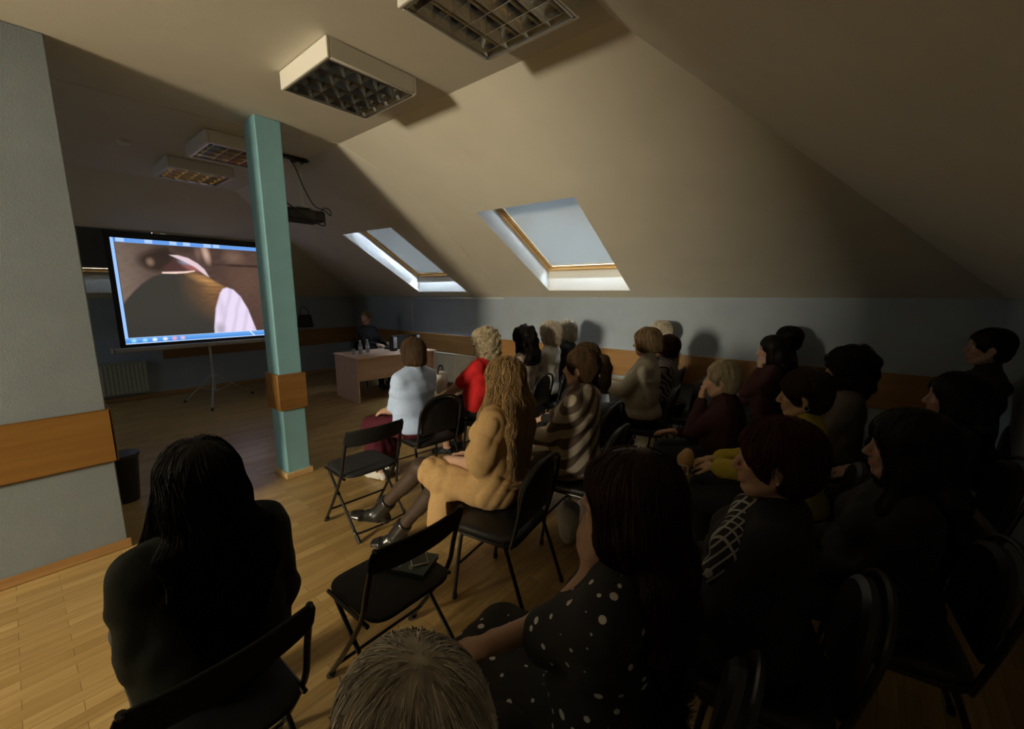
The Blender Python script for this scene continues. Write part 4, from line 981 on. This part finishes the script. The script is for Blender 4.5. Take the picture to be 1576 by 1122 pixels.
def person(label, crown, **kw):
    S = dict(DEF); S.update(kw); x, y, z = crown
    J = skeleton(S); S['k'] *= (z-.578)/(J['crown'][2]-.578); J = skeleton(S)
    c = J['crown']; yw = S['yaw']; bx = x-(c[0]*math.cos(yw)-c[1]*math.sin(yw)); by = y-(c[0]*math.sin(yw)+c[1]*math.cos(yw))
    ext = np.array([J[q+n] for q in ('sh', 'el', 'wr', 'kn', 'an', 'hip') for n in 'LR']+[J['head']]); lo, hi = ext.min(0)-.20, ext.max(0)+.20
    lo[2] = max(lo[2], -.02)
    # ---- body
    f = Field(lo, hi, S['res']); put_torso(f, S, J, 0)
    for nm in 'LR':
        put_arm(f, S, J, nm, 0); put_leg(f, S, J, nm, 0)
        fw = J['wr'+nm]-J['el'+nm] if S['hf'+nm] is None else S['hf'+nm]; fw = np.array(fw(J) if callable(fw) else fw, float)
        pm = S['hp'+nm]; pm = pm(J) if callable(pm) else pm
        put_hand(f, J['wr'+nm]+fw/np.linalg.norm(fw)*.02, fw, pm, 1 if nm == 'R' else -1, S['curl'+nm]); put_foot(f, J['an'+nm], S['toe'+nm])
    put_head(f, S, J); seat_cut(f); V, Q = f.mesh()
    C = np.tile(np.array(S['skin']), (len(V), 1)); ph = (V-J['head']) @ J['HR']/J['hs']
    def blend(m, c_): m = np.clip(m, 0, 1)[:, None]; C[:] = C*(1-m)+np.array(c_)*m
    front = ph[:, 1] > .055
    for q in (-1, 1):
        blend(front*(1.6-((ph[:, 0]-q*.04)/.022)**2-((ph[:, 2]+.02)/.02)**2)*.25, (.56, .26, .19))
        blend(front*(1.3-((ph[:, 0]-q*.031)/.0115)**2-((ph[:, 2]-.009)/.0052)**2)*4, (.66, .62, .58)); blend(front*(1-((ph[:, 0]-q*.031)/.0058)**2-((ph[:, 2]-.010)/.0058)**2)*6, (.05, .035, .025))
        blend(front*(1.2-((ph[:, 0]-q*.033)/.017)**2-((ph[:, 2]-.031)/.0042)**2)*2, np.array(S['hcol'])*.6+.03)
    blend((ph[:, 1] > .07)*(1.4-(ph[:, 0]/.022)**2-((ph[:, 2]+.064)/.011)**2)*1.2, (.45, .16, .13))
    root = raw_mesh('person', V, Q, 'skin', None, 'tint', C); tag(root, label, 'person')
    root.location = (bx, by, 0); root.rotation_euler = (0, 0, yw)
    # ---- clothes
    def garment(name, fill, mat, amp=S['wr'], fr=S['wfreq'], res=S['cres'], pad=.06, stretch=(1, 1, 1)):
        g = Field(lo-pad, hi+pad, res); fill(g)
        if amp: g.wrinkle(amp, fr, S['seed']+len(name), stretch)
        seat_cut(g); v, q = g.mesh(); return raw_mesh(name, v, q, mat, root)
    def fill_top(g):
        put_torso(g, S, J, S['tope']); HM = S['hem']
        for nm in 'LR':
            if S['sleeve'] > 0: put_arm(g, S, J, nm, S['se'], 0, S['sleeve'], e2=S['se2'])
            if S['puff']: a, b_ = J['sh'+nm], J['el'+nm]; g.cone(a+(b_-a)*.12, a+(b_-a)*.80, .070, .098, .03); g.cone(a+(b_-a)*.95, a+(b_-a)*1.08, .062, .052, .012)
        if S['collar']: g.cone(J['neck']-J['TR'][:, 2]*.05, J['neck']+J['TR'][:, 2]*S['collar'], .078, .058+S['tope']*.3, .02)
        if not S['skirt'] == 'dress': g.cut(J['P']+J['TR'][:, 2]*HM, -J['TR'][:, 2], .01)
        else:
            fill_skirt(g)
            for p0_, p1_, r_, wd_ in S['drape']: g.cone(p0_, p1_, r_, r_*.9, .03, wd_, (0, 1, 0))
    def fill_skirt(g):
        ln = S['sklen']; a = S['fat']; g.ell(J['P']+np.array([0, -.025, -.005]), (.165*(.85+.15*a)+.014, .125*a+.014, .117), .04); g.cone(J['P']+J['TR'] @ [0, 0, .0], J['P']+J['TR'] @ [0, .0, .06], .108*a+.010, .098*a+.006, .04, 1.5, J['TR'][:, 0])
        for nm in 'LR':
            h_, kn, an = J['hip'+nm], J['kn'+nm], J['an'+nm]; kn = h_+(kn-h_)*S['skth']; g.cone(h_, kn, .104, .090, .03)
            if ln > 0: g.cone(kn, kn+(an-kn)*ln+np.array([0, .01, 0]), .076, .080+.03*ln, .03)
        hl, hr = J['hipL'], J['hipR']; kl, kr = hl+(J['knL']-hl)*S['skth'], hr+(J['knR']-hr)*S['skth']
        for t in (.3, .55, .8, 1.0): g.cone(hl+(kl-hl)*t, hr+(kr-hr)*t, .082, .082, .03)
        if ln > 0:
            el_, er = kl+(J['anL']-kl)*ln, kr+(J['anR']-kr)*ln
            g.cone(kl, kr, .07, .07, .03); g.cone((kl+kr)/2, (el_+er)/2, .085, .10, .04, 1.3); g.cone(el_, er, .075, .075, .03)
    if S['skirt'] != 'dress': garment('top', fill_top, S['topmat'])
    else: garment('dress', fill_top, S['topmat'], res=S['cres'], amp=S['wr'], stretch=(1, 1, 2.6))
    if S['skirt'] == 'skirt': garment('skirt', fill_skirt, S['skirtmat'], amp=.005, fr=70, stretch=(1, 1, 3))
    if S['skirt'] is None and S['trousers']:
        def fill_tr(g):
            g.ell(J['P']+np.array([0, -.025, -.005]), (.165*(.85+.15*S['fat'])+.010, .125*S['fat']+.010, .105+.010), .03)
            g.cone(J['P'], J['P']+J['TR'] @ [0, 0, .07], .118*S['fat'], .112*S['fat'], .03, 1.45, J['TR'][:, 0])
            for nm in 'LR': put_leg(g, S, J, nm, .012, S['trlen'], m=1.1)
        garment('trousers', fill_tr, S['trousers'], amp=.003, fr=40)
    if S['tights']:
        def fill_ti(g):
            for nm in 'LR': put_leg(g, S, J, nm, .003, 2.0)
        for nm in 'LR': garment('stocking', lambda g: (g.cone(J['hip'+nm]+(J['kn'+nm]-J['hip'+nm])*.5, J['kn'+nm], .070, .060, .02), put_leg(g, dict(S), dict(J, **{'hip'+nm: J['hip'+nm]+(J['kn'+nm]-J['hip'+nm])*.5}), nm, .003)), S['tights'], amp=0)
    if S['shoe']:
        for nm in 'LR':
            an = J['an'+nm]; p = np.array(an); g = Field(p-.24, p+.26, .006); d, dn, P = put_foot(g, an, S['toe'+nm], .006)
            if S['boots']:
                u = (J['kn'+nm]-an); u /= np.linalg.norm(u); g.cone(an-u*.02, an+u*.09, .050, .054, .015); g.cut(an+u*.10, u, .004)
            else: g.cut(P(0, 0, .008), -dn, .004, None)
            g.cut(P(0, 0, .079), dn, .002); v, q = g.mesh(); sh = raw_mesh('shoe', v, q, S['shoe'], root)
            g = Field(p-.24, p+.26, .006); put_foot(g, an, S['toe'+nm], .009); g.cut(P(0, 0, .068), -dn, .001); g.cut(P(0, 0, .088), dn, .001); v, q = g.mesh()
            raw_mesh('sole', v, q, S.get('solemat', 'black'), sh)
    if S['hair']: build_hair(S, J, root)
    S['J'] = J; S['base'] = (bx, by); return root, S, J

# ------------------------------------------------------------------ the audience
C = cloth
MAT['c_blue'] = C('cloth_light_blue', (.50, .64, .95)); MAT['c_burg'] = C('cloth_burgundy', (.075, .010, .020)); MAT['c_floral'] = stripes_mat('scarf_floral', (.65, .65, .62), (.25, .32, .45), 22, 9, (.4, .3, .2))
MAT['c_red'] = C('cloth_red', (.55, .018, .020)); MAT['c_beige'] = C('cloth_beige', (.42, .36, .31)); MAT['c_white'] = C('cloth_white', (.66, .65, .63)); MAT['c_dark'] = C('cloth_dark', (.016, .015, .017))
MAT['c_tan'] = C('cloth_tan', (.50, .315, .14), .9, .5, 320); MAT['c_zebra'] = stripes_mat('cloth_zebra', (.52, .45, .37), (.13, .095, .075), 3.4, 2.2, (0, -.85, .15), .50, .58)
MAT['c_fluff'] = C('cloth_fluffy_cream', (.62, .58, .50), .95, .9, 90, .08); MAT['c_print'] = stripes_mat('cloth_print', (.32, .27, .26), (.03, .025, .03), 9, 7, (.8, .2, .5))
MAT['c_maroon'] = C('cloth_maroon', (.042, .013, .014)); MAT['c_yellow'] = C('cloth_yellow', (.42, .34, .045), .9, .6, 260); MAT['c_taupe'] = C('cloth_taupe', (.095, .078, .066))
MAT['c_green'] = C('cloth_dark_green', (.0075, .010, .0055), .8); MAT['c_dots'] = dots_mat('cloth_dots', (.012, .012, .014), (.62, .62, .60), 26, .30); MAT['c_plaid'] = plaid_mat('cloth_plaid', (.012, .012, .013), (.33, .33, .32), 14)
MAT['c_tights'] = C('sheer_black_tights', (.055, .036, .026), .55, .05); MAT['boot'] = simple('boot_leather', (.014, .014, .014), .28, coat=.3); MAT['shoe_white'] = simple('shoe_white', (.66, .64, .60), .5); MAT['shoe_cream'] = simple('shoe_cream', (.55, .46, .27), .5)
MAT['c_trgrey'] = C('trousers_grey', (.16, .15, .15)); MAT['hairband'] = simple('hair_band', (.02, .014, .012), .5)
BLACKH = (.008, .006, .006); DKBR = (.020, .012, .009); RED = (.060, .013, .010)
def seat_at(S, label, yaw=None):
    yw = S['yaw']*.8 if yaw is None else yaw; x, y = S['base']; d = -.035-.10*max(0, S['fat']-1)
    return banquet_chair(x-d*math.sin(yw), y+d*math.cos(yw), yw, label)
def chin(nm, x=-.02, y=.098, z=-.145):
    return lambda J: J['H'](x, y, z)
# front row
r, S, J = person('woman in light blue knit top, brown bob, burgundy skirt and white shoes', (2.19, 2.93, 1.325), yaw=rad(2), fat=1.08, hair='bob', bob=.095, hcol=(.085, .048, .024), hvol=.018, strands=1800, top=1, topmat='c_blue', tope=.024, hem=-.045, sleeve=.92, se=.010, se2=.016, collar=.02, skirt='skirt', skirtmat='c_burg', sklen=.55,
    shoe='shoe_white', solemat='shoe_white', tights='c_tights', footL=(-.14, .36, .09), footR=(.04, .40, .09), handL=(-.10, .30, .66), handR=(.12, .30, .66), res=.006, seed=2, lean=-.02, hpitch=-.05)
g = Field(J['neck']-.2, J['neck']+.2, .006); g.cone(J['neck']-J['TR'][:, 2]*.012, J['neck']+J['TR'][:, 2]*.045, .078, .070, .01); g.wrinkle(.003, 90, 3); v, q = g.mesh(); raw_mesh('scarf', v, q, 'c_floral', r)
g = MB()
for s in (-1, 1):
    g.tube([J['H'](s*.031+.022*math.cos(a), .098, .010+.018*math.sin(a)) for a in [2*PI*k/14 for k in range(14)]], .0022, 6, closed=True); g.tube([J['H'](s*.053, .094, .014), J['H'](s*.078, .05, .014), J['H'](s*.080, -.01, .012)], .0022, 6)
g.tube([J['H'](-.010, .099, .014), J['H'](.010, .099, .014)], .0022, 6); g.build('glasses', 'black', r)
seat_at(S, 'arched black chair under the woman in the light blue top', yaw=rad(-6)).location = (2.30, 2.93, 0)
r, S, J = person('woman in bright red top with fluffy curly white-blond hair in the front row', (3.02, 2.86, 1.35), yaw=rad(8), fat=1.4, sw=.165, hair='puff', bob=.10, hcol=(.62, .52, .36), hvol=.030, hwave=.011, hfreq=110, curl=.011, cfreq=1.6, mess=.6, strands=3000, srad=.0016, fly=.020, topmat='c_red', sleeve=.75, se=.016, se2=.022, handL=(-.22, .34, .68), poleL=(-1, -.2, -.5), skirt='skirt', skirtmat='c_dark', sklen=.6, seed=3, skin=(.42, .24, .17))
seat_at(S, 'arched black chair under the woman in the red top')
r, S, J = person('woman in beige top with long curly black hair beside the red top', (3.55, 2.79, 1.355), yaw=rad(10), hair='curly', bob=.17, hcol=(.010, .006, .006), hvol=.026, hwave=.009, hfreq=85, curl=.009, mess=.4, strands=1800, srad=.0016, fly=.010, topmat='c_beige', seed=4, hlen=.05, hyaw=.1)
seat_at(S, 'arched black chair under the woman with curly black hair')
r, S, J = person('person in white top with fluffy white hair rim-lit against the wall', (4.03, 2.785, 1.392), yaw=rad(14), hair='curly', bob=.085, hcol=(.68, .60, .50), hvol=.026, hwave=.004, hfreq=80, curl=.004, mess=.35, strands=1800, srad=.0012, fly=.014, topmat='c_white', seed=5)
seat_at(S, 'arched black chair under the white haired person in the white top')
r, S, J = person('person with straight blond-grey bob and dark top nearest the right wall in front', (4.58, 2.90, 1.378), yaw=rad(16), hair='bob', bob=.135, hcol=(.50, .43, .32), hvol=.018, mess=.25, strands=1400, srad=.0014, fly=.008, topmat='c_dark', seed=6)
seat_at(S, 'arched black chair at the right wall under the blond-grey bob')
# second row
r, S, J = person('woman in tan dress with long wavy blond hair, black tights and boots', (1.84, 1.59, 1.325), yaw=rad(12), fat=1.05, hair='long', bob=.10, hlen=.36, locks=(-1, 1), hcol=(.34, .215, .095), htip=(.46, .31, .15), hvol=.016, hwave=.004, hfreq=55, curl=.008, cfreq=.9, mess=.22, lock=.5, strands=4200, srad=.0013, hstep=.017, hsteps=17, fly=.014, topmat='c_tan', skirt='dress', sklen=.0, skth=.80, sleeve=.98, se=.028, se2=.030, puff=True, wr=.0055, wfreq=120, cres=.007,
    tights='c_tights', boots=True, shoe='boot', footL=(-.20, .77, .30), footR=(-.11, .72, .10), toeL=(-.5, .8, .22), toeR=(-.45, .85, -.03), handL=(-.08, .26, .70), handR=(.05, .28, .68), thigh=.46, shin=.45, kpoleL=(.1, 0, 1), seed=7, lean=-.05, side=.12, drape=(((-.12, .29, .54), (-.13, .33, .28), .075, 1.3), ((.05, .27, .54), (.05, .31, .26), .08, 1.4)), res=.0065)
for nm in 'LR':
    g = MB(); an = J['an'+nm]; u = (J['kn'+nm]-an); u /= np.linalg.norm(u); sd = np.cross(u, [0, 1, 0]); sd /= np.linalg.norm(sd); fw = np.cross(sd, u); 
    for k in range(4):
        b0 = an+u*(.015+.02*k)+fw*-.0; g.tube([b0-sd*.025+fw*(.052), b0+fw*.060, b0+sd*.025+fw*.052+u*.012], .003, 6)
    g.build('bootlace', 'black', r)
seat_at(S, 'arched black chair under the woman in the tan dress').location = (1.67, 1.46, 0)
r, S, J = person('person in brown and white zebra striped top with short brown hair', (2.40, 1.40, 1.34), yaw=rad(10), fat=1.2, sw=.16, hair='short', hcol=(.105, .060, .028), hvol=.018, hwave=.003, strands=1800, mess=.16, topmat='c_zebra', tope=.020, se=.020, sleeve=1.5, se2=.028, trousers='c_zebra', shoe='shoe_cream', footL=(-.24, .42, .09), footR=(.08, .46, .09), handL=(-.10, .34, .72), handR=(.06, .32, .70), seed=8, hyaw=.12, wr=.003)
seat_at(S, 'arched black chair under the person in the zebra top')
r, S, J = person('woman with brown hair in a ponytail and dark hair band behind the zebra top', (2.92, 1.67, 1.305), yaw=rad(6), hair='pony', hcol=(.085, .050, .026), htip=(.16, .095, .045), hvol=.014, strands=1500, hlen=.22*0, topmat='c_dark', seed=9)
g = MB(); g.tube([J['H'](.094*math.cos(a), .012-.02*math.sin(a), .018+.118*math.sin(a)) for a in [PI*k/14 for k in range(15)]], .007, 8, flat=1.8); g.build('hair_band', 'hairband', r)
seat_at(S, 'arched black chair under the woman with the ponytail')
r, S, J = person('woman in fluffy cream sweater with blond-brown bob, seen in profile', (3.81, 1.53, 1.384), yaw=rad(14), fat=1.22, hyaw=.10, hair='bob', bob=.07, fringe=.0, hcol=(.22, .145, .075), htip=(.15, .095, .05), hvol=.028, hwave=.004, mess=.25, strands=2000, fly=.007, topmat='c_fluff', tope=.024, se=.026, collar=.02, handL=(-.13, .36, .86), poleL=(-.6, -.3, -.8), hfL=(.3, .5, .6), curlL=1.1, handR=(.06, .33, .84), seed=10, res=.006)
seat_at(S, 'arched black chair under the woman in the fluffy cream sweater')
r, S, J = person('person with short white hair close to the right wall, mostly hidden', (4.86, 1.80, 1.393), yaw=rad(14), hair='short', hcol=(.64, .57, .46), hvol=.024, hwave=.004, mess=.3, strands=1100, topmat='c_dark', seed=11)
seat_at(S, 'arched black chair at the right wall under the short white hair')
r, S, J = person('person with dark red hair bowed down, in black and pale printed blouse', (4.34, 1.50, 1.25), yaw=rad(12), lean=.16, hpitch=-.25, hair='bob', bob=.07, hcol=(.055, .016, .013), hvol=.018, mess=.2, topmat='c_print', strands=1100, seed=12)
seat_at(S, 'arched black chair under the bowed red-haired person')
# third row
r, S, J = person('woman with short pale blond hair, maroon sweater, hand held at her mouth', (3.13, .71, 1.198), yaw=rad(10), lean=.13, fat=1.12, hyaw=.06, hpitch=.05, hair='short', hcol=(.50, .42, .28), hvol=.014, hwave=.0025, mess=.14, strands=2600, srad=.0011, topmat='c_maroon', handL=lambda J: J['H'](-.015, .125, -.15), poleL=(-.2, .5, -1), hfL=lambda J: J['HR'] @ np.array([.12, -.10, 1]), hpL=lambda J: J['HR'] @ np.array([.3, -1, 0]), curlL=1.2, handR=(.02, .34, .68), footL=(-.12, .46, .09), seed=13, res=.005, skin=(.50, .30, .20))
seat_at(S, 'arched black chair under the woman in the maroon sweater')
r, S, J = person('young woman with long straight dark hair, chin resting on her hand', (4.30, .60, 1.33), yaw=rad(12), hyaw=.05, hpitch=.10, hair='long', bob=.11, hlen=.26, locks=(1,), hcol=(.012, .007, .006), hvol=.012, topmat='c_maroon', handL=lambda J: J['H'](-.02, .085, -.165), poleL=(-.2, .6, -1), hfL=lambda J: J['HR'] @ np.array([.2, .1, 1]), hpL=lambda J: J['HR'] @ np.array([.3, -1, 0]), curlL=1.3, seed=14, res=.0055, skin=(.56, .36, .28))
seat_at(S, 'arched black chair under the young woman with long dark hair')
r, S, J = person('person with short black hair and glasses behind the young dark-haired woman', (4.86, .545, 1.39), yaw=rad(12), hyaw=.05, hair='short', hcol=BLACKH, hvol=.018, mess=.2, bust=False, topmat='c_dark', seed=15)
g = MB()
for s in (-1, 1):
    g.tube([J['H'](s*.031+.022*math.cos(a), .098, .010+.017*math.sin(a)) for a in [2*PI*k/14 for k in range(14)]], .002, 6, closed=True); g.tube([J['H'](s*.053, .094, .014), J['H'](s*.078, .05, .014), J['H'](s*.080, -.01, .012)], .002, 6)
g.tube([J['H'](-.010, .099, .014), J['H'](.010, .099, .014)], .002, 6); g.build('glasses', 'black', r)
seat_at(S, 'arched black chair at the right wall under the person with glasses')
# fourth row
r, S, J = person('woman in yellow sweater with short brown hair and hoop earring, face lit in profile', (2.644, .205, 1.279), yaw=rad(8), fat=1.15, hyaw=.08, hpitch=.08, hair='short', hcol=(.040, .022, .012), hvol=.022, fringe=-.012, strands=2600, mess=.10, srad=.0011, topmat='c_yellow', tope=.018, se=.020, se2=.026, sleeve=1.85, handL=(-.09, .36, .715), handR=(.02, .37, .725), poleL=(-1, -.2, -.6), seed=16, res=.0045, skin=(.52, .33, .20))
g = MB(); p = J['H'](-.080, -.008, -.052); g.tube([p+np.array([0, .013*math.cos(a), .013*math.sin(a)]) for a in [2*PI*k/16 for k in range(16)]], .0018, 6, closed=True); g.build('earring', 'grey_metal', r)
seat_at(S, 'arched black chair under the woman in the yellow sweater')
S16, J16 = S, J
r, S, J = person('woman with voluminous dark curly hair and taupe sweater right of the yellow sweater', (3.66, .03, 1.30), yaw=rad(10), fat=1.15, hyaw=.02, hpitch=-.06, hair='curly', bob=.14, hcol=BLACKH, hvol=.040, hwave=.008, hfreq=75, curl=.007, mess=.35, strands=2000, srad=.0018, fly=.012, topmat='c_taupe', tope=.02, se=.022, seed=17, res=.006, skin=(.44, .29, .21))
seat_at(S, 'arched black chair under the woman with voluminous dark curls')
r, S, J = person('dark short-haired figure sitting tall in the back right corner', (4.26, -.68, 1.50), yaw=rad(10), bust=False, sw=.18, hair='short', hcol=BLACKH, hvol=.016, topmat='c_dark', seed=22, strands=600, skin=(.40, .25, .18))
seat_at(S, 'arched black chair in the back right corner')
# nearest rows
r, S, J = person('woman with short dark red hair, black jacket, plaid collar and pearl earring', (1.497, .158, 1.291), yaw=rad(8), fat=1.15, hyaw=.15, hair='short', hcol=(.050, .011, .010), hvol=.022, fringe=-.01, strands=2600, mess=.16, fly=.006, topmat='c_dark', tope=.024, se=.026, collar=.0, seed=18, res=.005, skin=(.40, .235, .16))
g = Field(J['neck']-.3, J['neck']+.3, .008); g.cone(J['T'](-.03, .05, .44), J['T'](-.13, .085, .36), .062, .058, .02); g.cone(J['T'](-.13, .085, .36), J['T'](-.13, .12, .24), .056, .045, .02); g.cone(J['T'](0, -.03, .455), J['T'](-.03, .05, .44), .068, .062, .02); g.wrinkle(.004, 60, 5); v, q = g.mesh(); raw_mesh('scarf', v, q, 'c_plaid', r)
g = MB(); p = J['H'](-.080, -.002, -.042); g.lathe([(.0005, -.005), (.004, -.0035), (.005, 0), (.004, .0035), (.0005, .005)], p, 12); g.build('earring', 'shoe_white', r)
seat_at(S, 'arched black chair under the red-haired woman in the black jacket')
r, S, J = person('woman with long dark red hair and white-dotted black dress, cheek on her hand', (.918, .388, 1.314), yaw=rad(4), fat=1.15, hair='long', bob=.12, hlen=.24, locks=(1,), hcol=(.030, .010, .009), htip=(.020, .008, .007), hvol=.020, hwave=.003, strands=3200, srad=.0012, hstep=.016, hsteps=15, fly=.006, mess=.14, topmat='c_dots', skirt='dress', sklen=.5, sleeve=.80, se=.018, se2=.03, handL=lambda J: J['H'](-.060, .060, -.19), poleL=(-.3, .5, -1), hfL=lambda J: J['HR'] @ np.array([.15, .1, 1]), hpL=lambda J: J['HR'] @ np.array([1, -.3, 0]), curlL=.7, handR=(-.22, .22, .84), poleR=(.5, .3, -1), seed=19, res=.005, skin=(.42, .25, .18), tights='c_dark')
seat_at(S, 'arched black chair under the woman in the dotted dress')
r, S, J = person('dark silhouette of a woman with long dark hair in dark green coat, lower left', (.300, 1.452, 1.251), yaw=rad(4), fat=1.1, hair='long', bob=.14, hlen=.34, locks=(-1, 1), hcol=(.006, .0032, .0025), hvol=.020, strands=3600, srad=.0012, hstep=.018, hsteps=17, fly=.007, mess=.16, topmat='c_green', tope=.026, se=.030, se2=.034, sleeve=1.75, handL=(-.10, .26, .66), handR=(.14, .24, .68), poleL=(-.25, -.5, -1), poleR=(.3, -.4, -1), seed=20, skin=(.40, .24, .17))
S20 = S
r, S, J = person('person with short grey hair, only the top of the head showing at the bottom edge', (.284, .42, 1.168), yaw=rad(2), bust=False, sw=.18, hair='short', hcol=(.58, .54, .48), hvol=.018, strands=5200, srad=.0009, mess=.14, fly=.004, hstep=.010, topmat='c_dark', seed=21)
seat_at(S, 'arched black chair under the grey-haired person at the bottom edge')
r, S, J = person('dim figure with long black hair behind the yellow sweater', (3.17, -.42, 1.25), yaw=rad(8), hair='long', bob=.13, hlen=.26, hcol=BLACKH, hvol=.022, topmat='c_dark', seed=23, strands=900, skin=(.38, .23, .18))
seat_at(S, 'arched black chair under the dim black-haired figure')
r, S, J = person('near black-haired figure in black at right, cheek catching faint light', (2.02, -.175, 1.245), yaw=rad(9), fat=1.2, hyaw=.05, hair='long', bob=.14, hlen=.30, locks=(-1, 1), hcol=(.006, .0045, .0045), hvol=.030, mess=.2, topmat='c_dark', seed=25, strands=1500, skin=(.36, .21, .16))
seat_at(S, 'arched black chair under the near black-haired figure')
# the speaker behind the desk
r, S, J = person('speaker with fair hair in a bun, dark jacket, seated behind the front desk', (4.32, 7.18, 1.405), yaw=rad(185), hyaw=-1.05, hair='bun', hcol=(.30, .22, .13), hvol=.010, topmat='c_dark', collar=.0, handL=(-.14, .34, .80), handR=(.10, .36, .80), seed=24, hpitch=.05, skin=(.55, .36, .28))
seat_at(S, 'black chair behind the desk under the speaker', yaw=rad(185))

# ------------------------------------------------------------------ things people have with them
MAT['cover_green'] = simple('book_cover', (.030, .050, .042), .5); MAT['pale_print'] = simple('cover_print', (.20, .26, .23), .6); MAT['page'] = simple('pages', (.55, .52, .46), .8)
bk = thing('book', 'dark book with pale leaf print lying on the empty folding chair seat', 'book', (1.05, 1.50, .4670), rad(24))
m = MB(); m.box((0, 0, .002), (.16, .22, .003)); m.box((0, 0, .017), (.16, .22, .003)); m.box((-.079, 0, .0095), (.003, .22, .018)); m.build('cover', 'cover_green', bk)
m = MB(); m.box((.002, 0, .0095), (.150, .21, .012)); m.build('pages', 'page', bk)
m = MB()
for (cx, cy, a, l) in ((-.035, .03, .5, .05), (.0, .055, -.4, .05), (-.03, -.03, .2, .06), (.025, -.05, 1.0, .045)):
    pts = [(cx+l*math.cos(t)*.5*math.cos(a)-l*.22*math.sin(t)*math.sin(a), cy+l*math.cos(t)*.5*math.sin(a)+l*.22*math.sin(t)*math.cos(a), .0186) for t in [2*PI*k/14 for k in range(14)]]; m.prism(pts, (0, 0, .0004))
m.build('cover_print', 'pale_print', bk)
ph = thing('smartphone', 'black smartphone in pale case lying on the dark book', 'phone', (1.095, 1.495, .4866), rad(-30))
m = MB(); m.box((0, 0, .004), (.076, .155, .008)); m.build('case', 'page', ph, bevel=.003); m = MB(); m.box((0, 0, .0083), (.068, .146, .0012)); m.build('display', 'black_vinyl', ph)
def soft_bag(name, label, loc, rz, w, d, h, mat, seed):
    t = thing(name, label, 'bag', loc, rz)
    g = Field((-w, -d, -.02), (w, d, h*1.3), .007); g.cone((-w*.36, 0, h*.38), (w*.36, 0, h*.38), h*.36, h*.36, .03, d/h*1.2, (0, 1, 0)); g.cone((-w*.3, 0, h*.62), (w*.3, 0, h*.66), h*.25, h*.22, .05); g.wrinkle(.006, 40, seed); g.cut((0, 0, .0), (0, 0, -1), .002); v, q = g.mesh(); raw_mesh('body', v, q, mat, t)
    return t
b1 = soft_bag('shopping_bag', 'white plastic bag on the floor under the chair of the zebra top', (2.34, 1.44, 0), .4, .15, .13, .30, 'c_white', 1)
m = MB(); m.tube([(-.05, .02, .20), (-.045, .03, .28), (0, .02, .31), (.045, .0, .28), (.05, 0, .20)], .006, 8, smooth=5); m.build('handle', 'c_white', b1)
b2 = soft_bag('handbag', 'white handbag on the lap between the light blue and red tops', (2.70, 3.19, .72), .5, .14, .09, .24, 'c_white', 2)
m = MB(); m.tube([(-.07, 0, .15), (-.06, 0, .25), (0, 0, .285), (.06, 0, .25), (.07, 0, .15)], .007, 8, smooth=5); m.build('handle', 'c_dark', b2)
b3 = soft_bag('handbag', 'tan handbag with square buckle on the knees of the woman in yellow', (2.56, .75, .615), .2, .12, .08, .16, 'c_tan', 3)
m = MB(); q = [(-.128, -.025, .040), (-.128, .025, .040), (-.128, .025, .090), (-.128, -.025, .090)]; m.tube(rounded(q, .006, 3), .004, 8, closed=True); m.build('buckle', 'grey_metal', b3)
